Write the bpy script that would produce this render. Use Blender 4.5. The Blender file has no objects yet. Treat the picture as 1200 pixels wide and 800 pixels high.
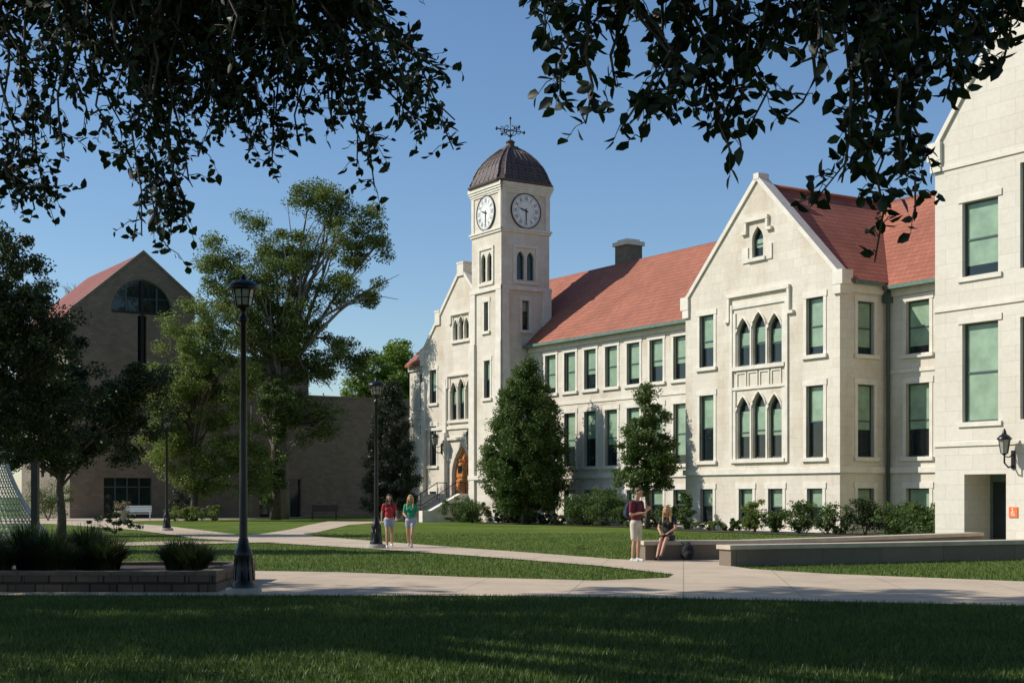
import bpy, math, random
import numpy as np
from mathutils import Vector, Matrix
from mathutils.geometry import tessellate_polygon
random.seed(7)
R = np.random.default_rng(11)
S = bpy.context.scene
COL = S.collection
S.view_settings.view_transform = 'Standard'
S.view_settings.look = 'None'
S.view_settings.exposure = 0

# ------------------------------------------------------------------ materials
def new_mat(name):
    m = bpy.data.materials.new(name); m.use_nodes = True
    nt = m.node_tree
    return m, nt, nt.nodes['Principled BSDF']
def N(nt, t, **kw):
    n = nt.nodes.new(t)
    for k, v in kw.items(): setattr(n, k, v)
    return n
def ramp(nt, fac, stops):
    r = N(nt, 'ShaderNodeValToRGB')
    e = r.color_ramp.elements
    e[0].position, e[0].color = stops[0][0], (*stops[0][1], 1)
    e[1].position, e[1].color = stops[-1][0], (*stops[-1][1], 1)
    for p, c in stops[1:-1]:
        x = e.new(p); x.color = (*c, 1)
    nt.links.new(fac, r.inputs[0])
    return r.outputs[0]
def mul(nt, a, b, fac=1.0, mode='MULTIPLY'):
    m = N(nt, 'ShaderNodeMix', data_type='RGBA', blend_type=mode)
    m.inputs[0].default_value = fac
    nt.links.new(a, m.inputs[6]); nt.links.new(b, m.inputs[7])
    return m.outputs[2]
def noise(nt, coord, scale, detail=4, rough=.55):
    n = N(nt, 'ShaderNodeTexNoise')
    n.inputs['Scale'].default_value = scale; n.inputs['Detail'].default_value = detail
    n.inputs['Roughness'].default_value = rough
    nt.links.new(coord, n.inputs['Vector'])
    return n.outputs['Fac']
def bump(nt, h, bsdf, strength=.3, dist=.02):
    b = N(nt, 'ShaderNodeBump'); b.inputs['Strength'].default_value = strength
    b.inputs['Distance'].default_value = dist
    nt.links.new(h, b.inputs['Height']); nt.links.new(b.outputs[0], bsdf.inputs['Normal'])
def basic(name, col, rough=.6, metal=0, var=.2, scale=6, bmp=0):
    m, nt, b = new_mat(name)
    tc = N(nt, 'ShaderNodeTexCoord')
    f = noise(nt, tc.outputs['Object'], scale)
    lo = tuple(c * (1 - var) for c in col); hi = tuple(min(1, c * (1 + var)) for c in col)
    nt.links.new(ramp(nt, f, [(.3, lo), (.7, hi)]), b.inputs['Base Color'])
    b.inputs['Roughness'].default_value = rough; b.inputs['Metallic'].default_value = metal
    if bmp: bump(nt, f, b, bmp, .02)
    return m
def masonry(name, c1, c2, mortar, bw, bh, ms=.012, stain=(.62, .52, .38), stain_amt=.5, bs=.4, rough=.85):
    m, nt, b = new_mat(name)
    uv = N(nt, 'ShaderNodeUVMap'); tc = N(nt, 'ShaderNodeTexCoord')
    br = N(nt, 'ShaderNodeTexBrick')
    br.inputs['Scale'].default_value = 1
    br.inputs['Brick Width'].default_value = bw; br.inputs['Row Height'].default_value = bh
    br.inputs['Mortar Size'].default_value = ms; br.inputs['Mortar Smooth'].default_value = .2
    br.inputs['Color1'].default_value = (*c1, 1); br.inputs['Color2'].default_value = (*c2, 1)
    br.inputs['Mortar'].default_value = (*mortar, 1)
    nt.links.new(uv.outputs[0], br.inputs['Vector'])
    mp = N(nt, 'ShaderNodeMapping'); mp.inputs['Scale'].default_value = (1, 1, .45)
    nt.links.new(tc.outputs['Object'], mp.inputs[0])
    f1 = noise(nt, mp.outputs[0], .55, 8, .65); f2 = noise(nt, tc.outputs['Object'], 6, 5, .6)
    st = ramp(nt, f1, [(.45, (1, 1, 1)), (.72, stain)])
    fine = ramp(nt, f2, [(.3, (.9, .9, .9)), (.7, (1.0, 1.0, 1.0))])
    c = mul(nt, br.outputs['Color'], st, stain_amt)
    c = mul(nt, c, fine)
    nt.links.new(c, b.inputs['Base Color']); b.inputs['Roughness'].default_value = rough
    inv = N(nt, 'ShaderNodeMath', operation='MULTIPLY_ADD')
    inv.inputs[1].default_value = -1; nt.links.new(br.outputs['Fac'], inv.inputs[0])
    nt.links.new(f2, inv.inputs[2])
    bump(nt, inv.outputs[0], b, bs, .015)
    return m
def tile_mat(name, c1, c2, row, wid):
    m, nt, b = new_mat(name)
    uv = N(nt, 'ShaderNodeUVMap'); tc = N(nt, 'ShaderNodeTexCoord')
    br = N(nt, 'ShaderNodeTexBrick'); br.inputs['Scale'].default_value = 1
    br.inputs['Brick Width'].default_value = wid; br.inputs['Row Height'].default_value = row
    br.inputs['Mortar Size'].default_value = .008
    br.inputs['Color1'].default_value = (*c1, 1); br.inputs['Color2'].default_value = (*c2, 1)
    br.inputs['Mortar'].default_value = (*[c * .45 for c in c2], 1)
    nt.links.new(uv.outputs[0], br.inputs['Vector'])
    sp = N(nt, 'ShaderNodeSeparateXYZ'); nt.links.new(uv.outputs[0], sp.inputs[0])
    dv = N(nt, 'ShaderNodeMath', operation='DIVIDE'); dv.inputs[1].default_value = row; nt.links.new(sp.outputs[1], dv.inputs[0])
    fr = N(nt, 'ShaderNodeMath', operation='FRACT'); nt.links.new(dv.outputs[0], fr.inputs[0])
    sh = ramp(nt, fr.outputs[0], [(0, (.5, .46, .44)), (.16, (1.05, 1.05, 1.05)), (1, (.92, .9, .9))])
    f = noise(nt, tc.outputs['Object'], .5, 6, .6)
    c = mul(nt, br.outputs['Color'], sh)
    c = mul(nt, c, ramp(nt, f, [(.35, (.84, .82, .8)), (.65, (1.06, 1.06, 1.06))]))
    nt.links.new(c, b.inputs['Base Color']); b.inputs['Roughness'].default_value = .8
    iv = N(nt, 'ShaderNodeMath', operation='SUBTRACT'); iv.inputs[0].default_value = 1; nt.links.new(fr.outputs[0], iv.inputs[1])
    bump(nt, iv.outputs[0], b, .6, .03)
    return m
M_STONE = masonry('limestone_ashlar', (.72, .66, .55), (.66, .60, .495), (.56, .505, .415), .95, .42, .008, (.66, .54, .41), .6, .25)
M_STONE2 = masonry('new_limestone', (.71, .66, .56), (.67, .62, .525), (.55, .505, .43), 1.15, .5, .009, (.88, .84, .77), .5, .2)
M_TRIM = basic('dressed_limestone', (.69, .64, .545), .8, var=.10, scale=2.2, bmp=.1)
M_BRICK = masonry('tan_brick', (.235, .185, .135), (.175, .14, .10), (.155, .13, .10), .42, .2, .012, (.7, .65, .6), .6)
M_BLOCK = masonry('rough_wall_block', (.17, .12, .08), (.09, .066, .045), (.035, .027, .02), .46, .17, .018, (.5, .5, .5), .6, 1.0)
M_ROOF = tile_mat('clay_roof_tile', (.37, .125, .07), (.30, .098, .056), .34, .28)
M_SHINGLE = masonry('bronze_shingle', (.125, .078, .06), (.085, .055, .045), (.03, .02, .018), .5, .24, .025, (.6, .6, .6), .5, .8, .5)
M_FRAME = basic('dark_window_frame', (.06, .085, .075), .5, var=.1)
def glassy(name, col, rough):
    m, nt, b = new_mat(name)
    tc = N(nt, 'ShaderNodeTexCoord'); f = noise(nt, tc.outputs['Object'], 1.3, 3)
    nt.links.new(ramp(nt, f, [(.3, tuple(c * .75 for c in col)), (.7, tuple(c * 1.2 for c in col))]), b.inputs['Base Color'])
    b.inputs['Roughness'].default_value = rough
    f3 = noise(nt, tc.outputs['Object'], .8, 1); bump(nt, f3, b, .05, .05)
    return m
M_GLASS = glassy('window_glass', (.014, .022, .024), .04)
M_BLIND = glassy('green_window_shade', (.27, .38, .26), .18)
M_BLACK = basic('black_iron', (.012, .012, .013), .35, .3, var=.3)
M_LGLASS = basic('lantern_glass', (.30, .30, .27), .15, var=.1)
M_CONC = basic('footing_concrete', (.36, .33, .28), .85, var=.15, scale=9, bmp=.2)
M_WOOD = basic('oak_door_wood', (.55, .21, .06), .5, var=.3, scale=8)
M_DKWOOD = basic('dark_bench_wood', (.045, .03, .022), .6, var=.3, scale=8)
M_COPPER = basic('green_copper', (.10, .17, .14), .6, var=.25, scale=4)
M_BARK = basic('tree_bark', (.085, .065, .05), .9, var=.5, scale=9, bmp=.6)
M_BARK2 = basic('pale_bark', (.20, .18, .155), .9, var=.3, scale=9, bmp=.5)
M_SOIL = basic('mulch_soil', (.05, .035, .025), .95, var=.5, scale=25, bmp=.8)
M_WHITE = basic('white_paint', (.75, .75, .72), .5, var=.05)
M_STEEL = basic('grey_steel', (.36, .38, .40), .45, .1, var=.1)
M_ORANGE = basic('orange_sign', (.75, .16, .03), .5, var=.05)

def leafmat(name, dark, mid, light, trans=.3):
    m, nt, b = new_mat(name)
    g = N(nt, 'ShaderNodeNewGeometry')
    c = ramp(nt, g.outputs['Random Per Island'], [(0, dark), (.55, mid), (1, light)])
    tc = N(nt, 'ShaderNodeTexCoord'); f = noise(nt, tc.outputs['Object'], .7, 3)
    c = mul(nt, c, ramp(nt, f, [(.3, (.7, .75, .7)), (.7, (1.25, 1.2, 1.1))]))
    nt.links.new(c, b.inputs['Base Color']); b.inputs['Roughness'].default_value = .5
    b.inputs['Specular IOR Level'].default_value = .3
    t = N(nt, 'ShaderNodeBsdfTranslucent'); nt.links.new(c, t.inputs[0])
    mx = N(nt, 'ShaderNodeMixShader'); mx.inputs[0].default_value = trans
    nt.links.new(b.outputs[0], mx.inputs[1]); nt.links.new(t.outputs[0], mx.inputs[2])
    nt.links.new(mx.outputs[0], nt.nodes['Material Output'].inputs[0])
    return m
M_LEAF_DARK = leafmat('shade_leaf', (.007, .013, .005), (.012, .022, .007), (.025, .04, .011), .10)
M_LEAF_MD = leafmat('deep_green_leaf', (.018, .032, .010), (.03, .052, .014), (.06, .085, .024), .25)
M_LEAF = leafmat('green_leaf', (.06, .10, .025), (.09, .145, .035), (.14, .20, .055), .35)
M_LEAF_L = leafmat('locust_leaf', (.085, .125, .032), (.13, .18, .045), (.20, .255, .07), .42)
M_LEAF_C = leafmat('mid_green_leaf', (.055, .095, .024), (.085, .14, .035), (.13, .19, .05), .32)
M_LEAF_Y = leafmat('light_leaf', (.11, .155, .035), (.17, .225, .055), (.25, .31, .085), .45)
M_LEAF_B = leafmat('bright_leaf', (.11, .18, .025), (.18, .27, .045), (.25, .36, .07), .4)
M_CONIF = leafmat('conifer_needle', (.012, .024, .012), (.019, .036, .016), (.032, .053, .022), .1)
M_GRASSB = leafmat('grass_blade', (.04, .07, .013), (.07, .12, .022), (.135, .185, .042), .25)
M_GRASSD = leafmat('ornamental_grass', (.022, .036, .012), (.036, .058, .02), (.08, .10, .035), .3)
M_FLOWER = leafmat('flower_petal', (.5, .1, .2), (.6, .3, .35), (.8, .6, .6), .3)

# ------------------------------------------------------------------ mesh tools
def link(o, parent=None):
    COL.objects.link(o)
    if parent is not None: o.parent = parent
    return o
def tag(o, label, cat, group=None, kind=None):
    o['label'] = label; o['category'] = cat
    if group: o['group'] = group
    if kind: o['kind'] = kind
    return o
def empty(name, loc, rotz=0, parent=None):
    e = bpy.data.objects.new(name, None); e.empty_display_size = .3
    e.location = loc; e.rotation_euler = (0, 0, rotz)
    return link(e, parent)
class MB:
    def __init__(s): s.v = []; s.f = []; s.m = []; s.sm = []
    def add(s, vs, fs, mat=0, smooth=False, T=None):
        o = len(s.v)
        s.v += [T(*p) if T else tuple(p) for p in vs]
        for f in fs: s.f.append([o + i for i in f]); s.m.append(mat); s.sm.append(smooth)
    def box(s, x0, x1, y0, y1, z0, z1, mat=0, T=None):
        vs = [(x0,y0,z0),(x1,y0,z0),(x1,y1,z0),(x0,y1,z0),(x0,y0,z1),(x1,y0,z1),(x1,y1,z1),(x0,y1,z1)]
        s.add(vs, [(0,3,2,1),(4,5,6,7),(0,1,5,4),(1,2,6,5),(2,3,7,6),(3,0,4,7)], mat, False, T)
    def extr(s, poly, a0, a1, axis='y', mat=0, T=None):
        n = len(poly)
        if axis == 'y': P = lambda p, a: (p[0], a, p[1])
        elif axis == 'x': P = lambda p, a: (a, p[0], p[1])
        else: P = lambda p, a: (p[0], p[1], a)
        vs = [P(p, a0) for p in poly] + [P(p, a1) for p in poly]
        tr = tessellate_polygon([[Vector((p[0], p[1], 0)) for p in poly]])
        fs = [tuple(t) for t in tr] + [tuple(n + i for i in reversed(t)) for t in tr]
        fs += [(i, (i + 1) % n, n + (i + 1) % n, n + i) for i in range(n)]
        s.add(vs, fs, mat, False, T)
    def lathe(s, prof, n=16, c=(0,0,0), mat=0, smooth=True, rot=0):
        vs = []
        for r, z in prof:
            for i in range(n):
                a = rot + 2 * math.pi * i / n
                vs.append((c[0] + r * math.cos(a), c[1] + r * math.sin(a), c[2] + z))
        fs = []
        for j in range(len(prof) - 1):
            for i in range(n):
                fs.append((j*n+i, j*n+(i+1)%n, (j+1)*n+(i+1)%n, (j+1)*n+i))
        s.add(vs, fs, mat, smooth)
        s.add(vs[:n], [tuple(reversed(range(n)))], mat); s.add(vs[-n:], [tuple(range(n))], mat)
    def tube(s, pts, rad, n=6, mat=0, smooth=True):
        pts = [Vector(p) for p in pts]
        if not hasattr(rad, '__len__'): rad = [rad] * len(pts)
        vs = []
        for i, p in enumerate(pts):
            d = (pts[min(i+1, len(pts)-1)] - pts[max(i-1, 0)])
            if d.length < 1e-6: d = Vector((0, 0, 1))
            d.normalize()
            a = d.cross(Vector((0, 0, 1)) if abs(d.z) < .9 else Vector((1, 0, 0))).normalized(); b = d.cross(a)
            for k in range(n):
                t = 2 * math.pi * k / n
                vs.append(tuple(p + (a * math.cos(t) + b * math.sin(t)) * rad[i]))
        fs = [(j*n+i, j*n+(i+1)%n, (j+1)*n+(i+1)%n, (j+1)*n+i) for j in range(len(pts)-1) for i in range(n)]
        fs += [tuple(reversed(range(n))), tuple((len(pts)-1)*n + i for i in range(n))]
        s.add(vs, fs, mat, smooth)
    def mesh(s, name, mats, uv=True):
        me = bpy.data.meshes.new(name)
        me.from_pydata(s.v, [], s.f)
        for m in mats: me.materials.append(m)
        me.polygons.foreach_set('material_index', s.m)
        me.polygons.foreach_set('use_smooth', s.sm)
        me.update()
        if not uv: return me
        uvl = me.uv_layers.new(name='UVMap').data
        Z = Vector((0, 0, 1))
        for p in me.polygons:
            n = p.normal
            t = Z.cross(n)
            t = Vector((1, 0, 0)) if t.length < .05 else t.normalized()
            b = n.cross(t)
            for li in p.loop_indices:
                co = me.vertices[me.loops[li].vertex_index].co
                uvl[li].uv = (co.dot(t), co.dot(b))
        return me
    def obj(s, name, mats, parent=None, loc=(0,0,0), rotz=0, uv=True):
        o = bpy.data.objects.new(name, s.mesh(name, mats, uv))
        o.location = loc; o.rotation_euler = (0, 0, rotz)
        return link(o, parent)

def np_mesh(name, verts, faces, mats, mi=None):
    me = bpy.data.meshes.new(name)
    k, c = faces.shape
    me.vertices.add(len(verts)); me.vertices.foreach_set('co', verts.astype(np.float32).ravel())
    me.loops.add(k * c); me.loops.foreach_set('vertex_index', faces.astype(np.int32).ravel())
    me.polygons.add(k)
    me.polygons.foreach_set('loop_start', np.arange(0, k * c, c, dtype=np.int32))
    for m in mats: me.materials.append(m)
    if mi is not None: me.polygons.foreach_set('material_index', mi.astype(np.int32))
    me.update(calc_edges=True)
    return me
def unit(a): return a / (np.linalg.norm(a, axis=1, keepdims=True) + 1e-9)
def leaf_geo(P, size, ratio=.55, dirs=None, upbias=.7, fine=False, sv=.35):
    n = len(P)
    L = size * (1 + sv * (R.random(n) * 2 - 1))[:, None]
    if dirs is None: d = unit(R.normal(size=(n, 3)) * np.array([1, 1, .7]))
    else: d = unit(dirs)
    nn = R.normal(size=(n, 3)); nn[:, 2] += upbias
    w = unit(np.cross(nn, d)); up = np.cross(d, w)
    if not fine:
        V = np.stack([P - d*L*.5, P + w*L*ratio*.5 + up*L*.06, P + d*L*.5, P - w*L*ratio*.5 + up*L*.06], 1).reshape(-1, 3)
        F = np.arange(n * 4).reshape(n, 4)
        return V, F
    B = P
    V = np.stack([B, B + d*L*.3 + w*L*ratio*.46 + up*L*.08, B + d*L*.68 + w*L*ratio*.36 + up*L*.06, B + d*L - up*L*.05,
                  B + d*L*.68 - w*L*ratio*.36 + up*L*.06, B + d*L*.3 - w*L*ratio*.46 + up*L*.08], 1).reshape(-1, 3)
    base = (np.arange(n) * 6)[:, None]
    F = np.concatenate([base + np.array([0, 1, 2, 3]), base + np.array([0, 3, 4, 5])], 0)
    return V, F
def leaf_obj(name, P, size, mat, parent=None, loc=(0,0,0), **kw):
    V, F = leaf_geo(P, size, **kw)
    o = bpy.data.objects.new(name, np_mesh(name, V, F, [mat]))
    o.location = loc
    return link(o, parent)

def crown_pts(blobs, n, ncl, cr, shell=.45, flat=.7):
    w = np.array([b[3]*b[4]*b[5] for b in blobs]); w = w ** .75; w /= w.sum()
    idx = R.choice(len(blobs), ncl, p=w)
    B = np.array([b[:6] for b in blobs])[idx]
    d = unit(R.normal(size=(ncl, 3))); r = R.random(ncl)[:, None] ** shell
    C = B[:, :3] + d * r * B[:, 3:6]
    crs = cr * (.6 + .8 * R.random(ncl))
    k = R.integers(0, ncl, n)
    dd = unit(R.normal(size=(n, 3))) * (R.random(n)[:, None] ** .6)
    dd[:, 2] *= flat
    return C[k] + dd * crs[k][:, None], C
def limb(mb, a, b, r0, r1, bow=.12, seg=5, n=6):
    a = Vector(a); b = Vector(b); L = (b - a).length
    off = Vector(R.normal(size=3)) * L * bow * .5
    mid = (a + b) / 2 + off + Vector((0, 0, L * bow))
    pts = []; rr = []
    for i in range(seg + 1):
        t = i / seg
        pts.append((1-t)**2 * a + 2*t*(1-t) * mid + t*t * b); rr.append(r0 + (r1 - r0) * t)
    mb.tube(pts, rr, n)
    return pts
def tree(name, label, base, th, tr, blobs, nleaf, lsize, mat, ncl=60, cr=.8, nlimb=14, bark=None, shell=.45,
         extra=None, cat='tree', flat=.7, group=None, ratio=.6, top=None):
    e = empty(name, base); tag(e, label, cat, group)
    mb = MB()
    tp = Vector(top if top else (0, 0, th))
    tz = [Vector((0, 0, -.1)), tp * .25 + Vector((tr*.3, 0, 0)), tp * .6 + Vector((-tr*.3, tr*.2, 0)), tp]
    mb.tube(tz, [tr * 1.35, tr, tr * .85, tr * .6], 10)
    P, C = crown_pts(blobs, nleaf, ncl, cr, shell, flat)
    P = P[P[:, 2] > .1]
    sel = C[R.choice(len(C), min(nlimb, len(C)), replace=False)]
    for c in sel:
        s = tp * (.65 + .35 * random.random()) if c[2] > tp.z * .8 else tp * random.uniform(.3, .6)
        if s.z > c[2] + 1: s = s * (max(.3, c[2] - .5) / s.z)
        pts = limb(mb, s, c, tr * .38, tr * .06)
        for q in range(3):
            j = random.randint(2, 4)
            limb(mb, pts[j], Vector(c) + Vector(R.normal(size=3)) * cr * 1.1, tr * .12, tr * .03, seg=3, n=4)
    if extra: extra(mb)
    mb.obj('trunk', [bark or M_BARK], e, uv=False)
    leaf_obj('crown', P, lsize, mat, e, ratio=ratio)
    return e

# ------------------------------------------------------------------ world, sun, camera
EL = math.radians(38); sx, sy = -.9988, .05
w = bpy.data.worlds.new('World'); S.world = w; w.use_nodes = True
nt = w.node_tree; bg = nt.nodes['Background']
sk = nt.nodes.new('ShaderNodeTexSky'); sk.sky_type = 'NISHITA'; sk.sun_disc = False
sk.sun_elevation = EL; sk.sun_rotation = math.atan2(sx, sy)
sk.air_density = 1.0; sk.dust_density = .3; sk.ozone_density = 3.5
hs = nt.nodes.new('ShaderNodeHueSaturation'); hs.inputs['Saturation'].default_value = 1.08
nt.links.new(sk.outputs[0], hs.inputs['Color']); nt.links.new(hs.outputs[0], bg.inputs[0]); bg.inputs[1].default_value = .125
sl = bpy.data.lights.new('sun', 'SUN'); sl.energy = 5.0; sl.angle = math.radians(.5); sl.color = (1, .95, .865)
so = bpy.data.objects.new('sun', sl); link(so)
sdir = Vector((sx * math.cos(EL), sy * math.cos(EL), math.sin(EL)))
so.rotation_euler = sdir.to_track_quat('Z', 'Y').to_euler(); so.location = sdir * 200
cd = bpy.data.cameras.new('camera'); cam = bpy.data.objects.new('camera', cd); link(cam)
cam.location = (0, 0, 1.65); cam.rotation_euler = (math.pi / 2, 0, 0)
cd.lens = 50; cd.sensor_width = 36; cd.shift_y = .15; cd.clip_end = 3000; cd.clip_start = .1
S.camera = cam

# ------------------------------------------------------------------ ground
def lawn_mat():
    m, nt, b = new_mat('lawn')
    tc = N(nt, 'ShaderNodeTexCoord')
    f1 = noise(nt, tc.outputs['Object'], .22, 7, .65); f2 = noise(nt, tc.outputs['Object'], 9, 8, .75)
    c1 = ramp(nt, f1, [(.3, (.075, .125, .018)), (.5, (.115, .17, .028)), (.72, (.175, .21, .06))])
    c2 = ramp(nt, f2, [(.32, (.5, .55, .45)), (.68, (1.35, 1.3, 1.2))])
    nt.links.new(mul(nt, c1, c2), b.inputs['Base Color']); b.inputs['Roughness'].default_value = .95
    b.inputs['Specular IOR Level'].default_value = .1
    bump(nt, f2, b, .9, .08)
    return m
def path_mat():
    m, nt, b = new_mat('path_concrete')
    tc = N(nt, 'ShaderNodeTexCoord')
    br = N(nt, 'ShaderNodeTexBrick'); br.offset = 0
    br.inputs['Scale'].default_value = 1; br.inputs['Brick Width'].default_value = 1.9; br.inputs['Row Height'].default_value = 1.9
    br.inputs['Mortar Size'].default_value = .012
    br.inputs['Color1'].default_value = (.56, .45, .33, 1); br.inputs['Color2'].default_value = (.52, .415, .305, 1)
    br.inputs['Mortar'].default_value = (.34, .27, .2, 1)
    mp = N(nt, 'ShaderNodeMapping'); mp.inputs['Rotation'].default_value = (0, 0, .12)
    nt.links.new(tc.outputs['Object'], mp.inputs[0]); nt.links.new(mp.outputs[0], br.inputs['Vector'])
    f = noise(nt, tc.outputs['Object'], .9, 7, .65); f2 = noise(nt, tc.outputs['Object'], 30, 3)
    c = mul(nt, br.outputs['Color'], ramp(nt, f, [(.3, (.78, .76, .74)), (.7, (1.06, 1.05, 1.03))]))
    c = mul(nt, c, ramp(nt, f2, [(.3, (.9, .9, .9)), (.7, (1.05, 1.05, 1.05))]))
    nt.links.new(c, b.inputs['Base Color']); b.inputs['Roughness'].default_value = .85
    return m
M_LAWN = lawn_mat(); M_PATH = path_mat()
mb = MB(); mb.add([(-700, -200, 0), (700, -200, 0), (700, 1200, 0), (-700, 1200, 0)], [(0, 1, 2, 3)])
g = mb.obj('ground', [M_LAWN]); tag(g, 'green mown campus lawn', 'ground', kind='structure')
def sheet(name, poly, z, mat, label, cat, kind='structure'):
    tr = tessellate_polygon([[Vector((p[0], p[1], 0)) for p in poly]])
    mb = MB()
    fs = []
    for t in tr:
        a, b, c = [poly[i] for i in t]
        fs.append(t if (b[0]-a[0])*(c[1]-a[1]) - (b[1]-a[1])*(c[0]-a[0]) > 0 else tuple(reversed(t)))
    mb.add([(p[0], p[1], z) for p in poly], fs)
    o = mb.obj(name, [mat]); tag(o, label, cat, kind=kind); return o
NEAR = [(-60, 23.6), (-8, 23.25), (0, 23.1), (2.7, 22.5), (5.2, 21.8), (7.6, 21.0), (14, 19.3), (40, 13)]
WALK = NEAR + [(40, 19), (16, 24.6), (9.7, 27), (6.6, 29.6), (5.3, 31.6), (5.0, 33.2), (13.6, 37.4), (24, 44), (20, 50), (14, 44.2), (6.0, 36.4), (3.2, 35.9),
      (2.6, 36.5), (1.18, 39.3), (-1.6, 44.4), (-4.9, 50.9), (-7.6, 56.1), (-8.9, 60.5), (-8.6, 62.5), (-9.0, 78.6), (-7.2, 88.9), (-11.6, 90.5), (-11.2, 78), (-10.6, 68), (-10.6, 61), (-11.4, 57.5), (-12.5, 54.5),
      (-7.8, 48.3), (-4.46, 43.7), (-.92, 38.2), (1.99, 33.1), (3.35, 29.4), (3.1, 28.2), (1.63, 27.25), (-.85, 28.4), (-3.6, 30.2), (-5.93, 30.9), (-60, 33)]
sheet('path', WALK, .018, M_PATH, 'pale concrete walkway curving across the lawn', 'path')
sheet('path', [(-12.2, 54.4), (-11.1, 58.4), (-17.8, 74.3), (-25, 88), (-20, 95), (-14, 106), (-34, 99), (-60, 92), (-40, 87), (-26.2, 81), (-17.5, 66.5)],
      .022, M_PATH, 'pale concrete walkway leading to the brick building', 'path')
sheet('path', [(-30, 43), (-16, 46.4), (-12, 50.5), (-8.1, 49.6), (-11.5, 46.6), (-16, 44.4), (-30, 41)], .026, M_PATH, 'narrow concrete walkway across the lawn', 'path')

# ------------------------------------------------------------------ main hall
TH = math.radians(57.79)
OU, OV = -55.0, 47.2
cU, sU = math.cos(-TH), math.sin(-TH)
def W(u, v, z=0): return (cU * u - sU * v, sU * u + cU * v, z)
hall = empty('university_building', W(OU, OV), -TH)
tag(hall, 'pale limestone collegiate gothic hall with red tile roof and clock tower', 'building')
def Lc(u, v, z): return (u - OU, v - OV, z)

_wc = {}
def window_mesh(kind, w, h, bl):
    key = (kind, round(w, 2), round(h, 2), bl)
    if key in _wc: return _wc[key]
    mb = MB(); y0, y1 = .15, .24
    if kind == 'rect':
        f = .06
        mb.box(-w/2, -w/2+f, y0, y1, 0, h); mb.box(w/2-f, w/2, y0, y1, 0, h)
        mb.box(-w/2+f, w/2-f, y0, y1, 0, f); mb.box(-w/2+f, w/2-f, y0, y1, h-f, h)
        mb.box(-w/2+f, w/2-f, y0+.01, y1-.01, h*.5-.03, h*.5+.03)
        zb = h * (1 - bl)
        zb = max(f, zb)
        if zb > f: mb.add([(-w/2+f, .2, f), (w/2-f, .2, f), (w/2-f, .2, zb), (-w/2+f, .2, zb)], [(0,1,2,3)], 1)
        mb.add([(-w/2+f, .2, zb), (w/2-f, .2, zb), (w/2-f, .2, h-f), (-w/2+f, .2, h-f)], [(0,1,2,3)], 2)
    else:
        out = arch_pts(w, h, kind); cx, cz = 0, h * .45
        inn = [(x * (1 - .14 / w), cz + (z - cz) * (1 - .16 / h)) for x, z in out]
        n = len(out)
        for i in range(n):
            j = (i + 1) % n
            a, b, c, d = out[i], out[j], inn[j], inn[i]
            vs = [(a[0], y0, a[1]), (b[0], y0, b[1]), (c[0], y0, c[1]), (d[0], y0, d[1]),
                  (a[0], y1, a[1]), (b[0], y1, b[1]), (c[0], y1, c[1]), (d[0], y1, d[1])]
            mb.add(vs, [(0,1,2,3), (3,2,6,7)])
        tr = tessellate_polygon([[Vector((p[0], p[1], 0)) for p in out]])
        mb.add([(p[0], .21, p[1]) for p in out], [tuple(t) for t in tr], 1)
        hs = max(p[1] for p in out if abs(abs(p[0]) - w/2) < 1e-4)
        if kind == 'lancet' and bl:
            mb.add([(-w/2+.08, .2, h*(1-bl)*.8), (w/2-.08, .2, h*(1-bl)*.8), (w/2-.08, .2, hs), (-w/2+.08, .2, hs)], [(0,1,2,3)], 2)
        mb.box(-w/2+.05, w/2-.05, y0+.01, .19, h*.42, h*.42+.05)
        if kind == 'half':
            for t in (-.25, 0, .25): mb.box(w*t-.05, w*t+.05, y0+.012, .19, .05, h*.9 if t == 0 else h*.78)
    me = mb.mesh('window', [M_FRAME, M_GLASS, M_BLIND]); _wc[key] = me
    return me
def arch_pts(w, h, kind='lancet'):
    if kind == 'half':
        return [(-w/2, 0)] + [(w/2 * math.cos(math.pi * t / 14), h * math.sin(math.pi * t / 14)) for t in range(0, 14)]
    hs = h - w * .75
    r = [(-w/2, 0), (w/2, 0)]
    for t in (0, .25, .5, .75): r.append((w/2 * (1 - t ** 1.9), hs + (h - hs) * t))
    r.append((0, h))
    for t in (.75, .5, .25, 0): r.append((-w/2 * (1 - t ** 1.9), hs + (h - hs) * t))
    return r
_sc = {}
def surround_mesh(w, h, mat):
    k = (round(w, 2), round(h, 2), mat.name)
    if k in _sc: return _sc[k]
    mb = MB(); a = .17
    mb.box(-w/2-a, -w/2, -.03, .1, 0, h); mb.box(w/2, w/2+a, -.03, .1, 0, h)
    mb.box(-w/2-a-.05, w/2+a+.05, -.045, .1, h, h+.26)
    mb.box(-w/2-a-.07, w/2+a+.07, -.12, .14, -.17, 0)
    _sc[k] = mb.mesh('window_surround', [mat]); return _sc[k]
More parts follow.
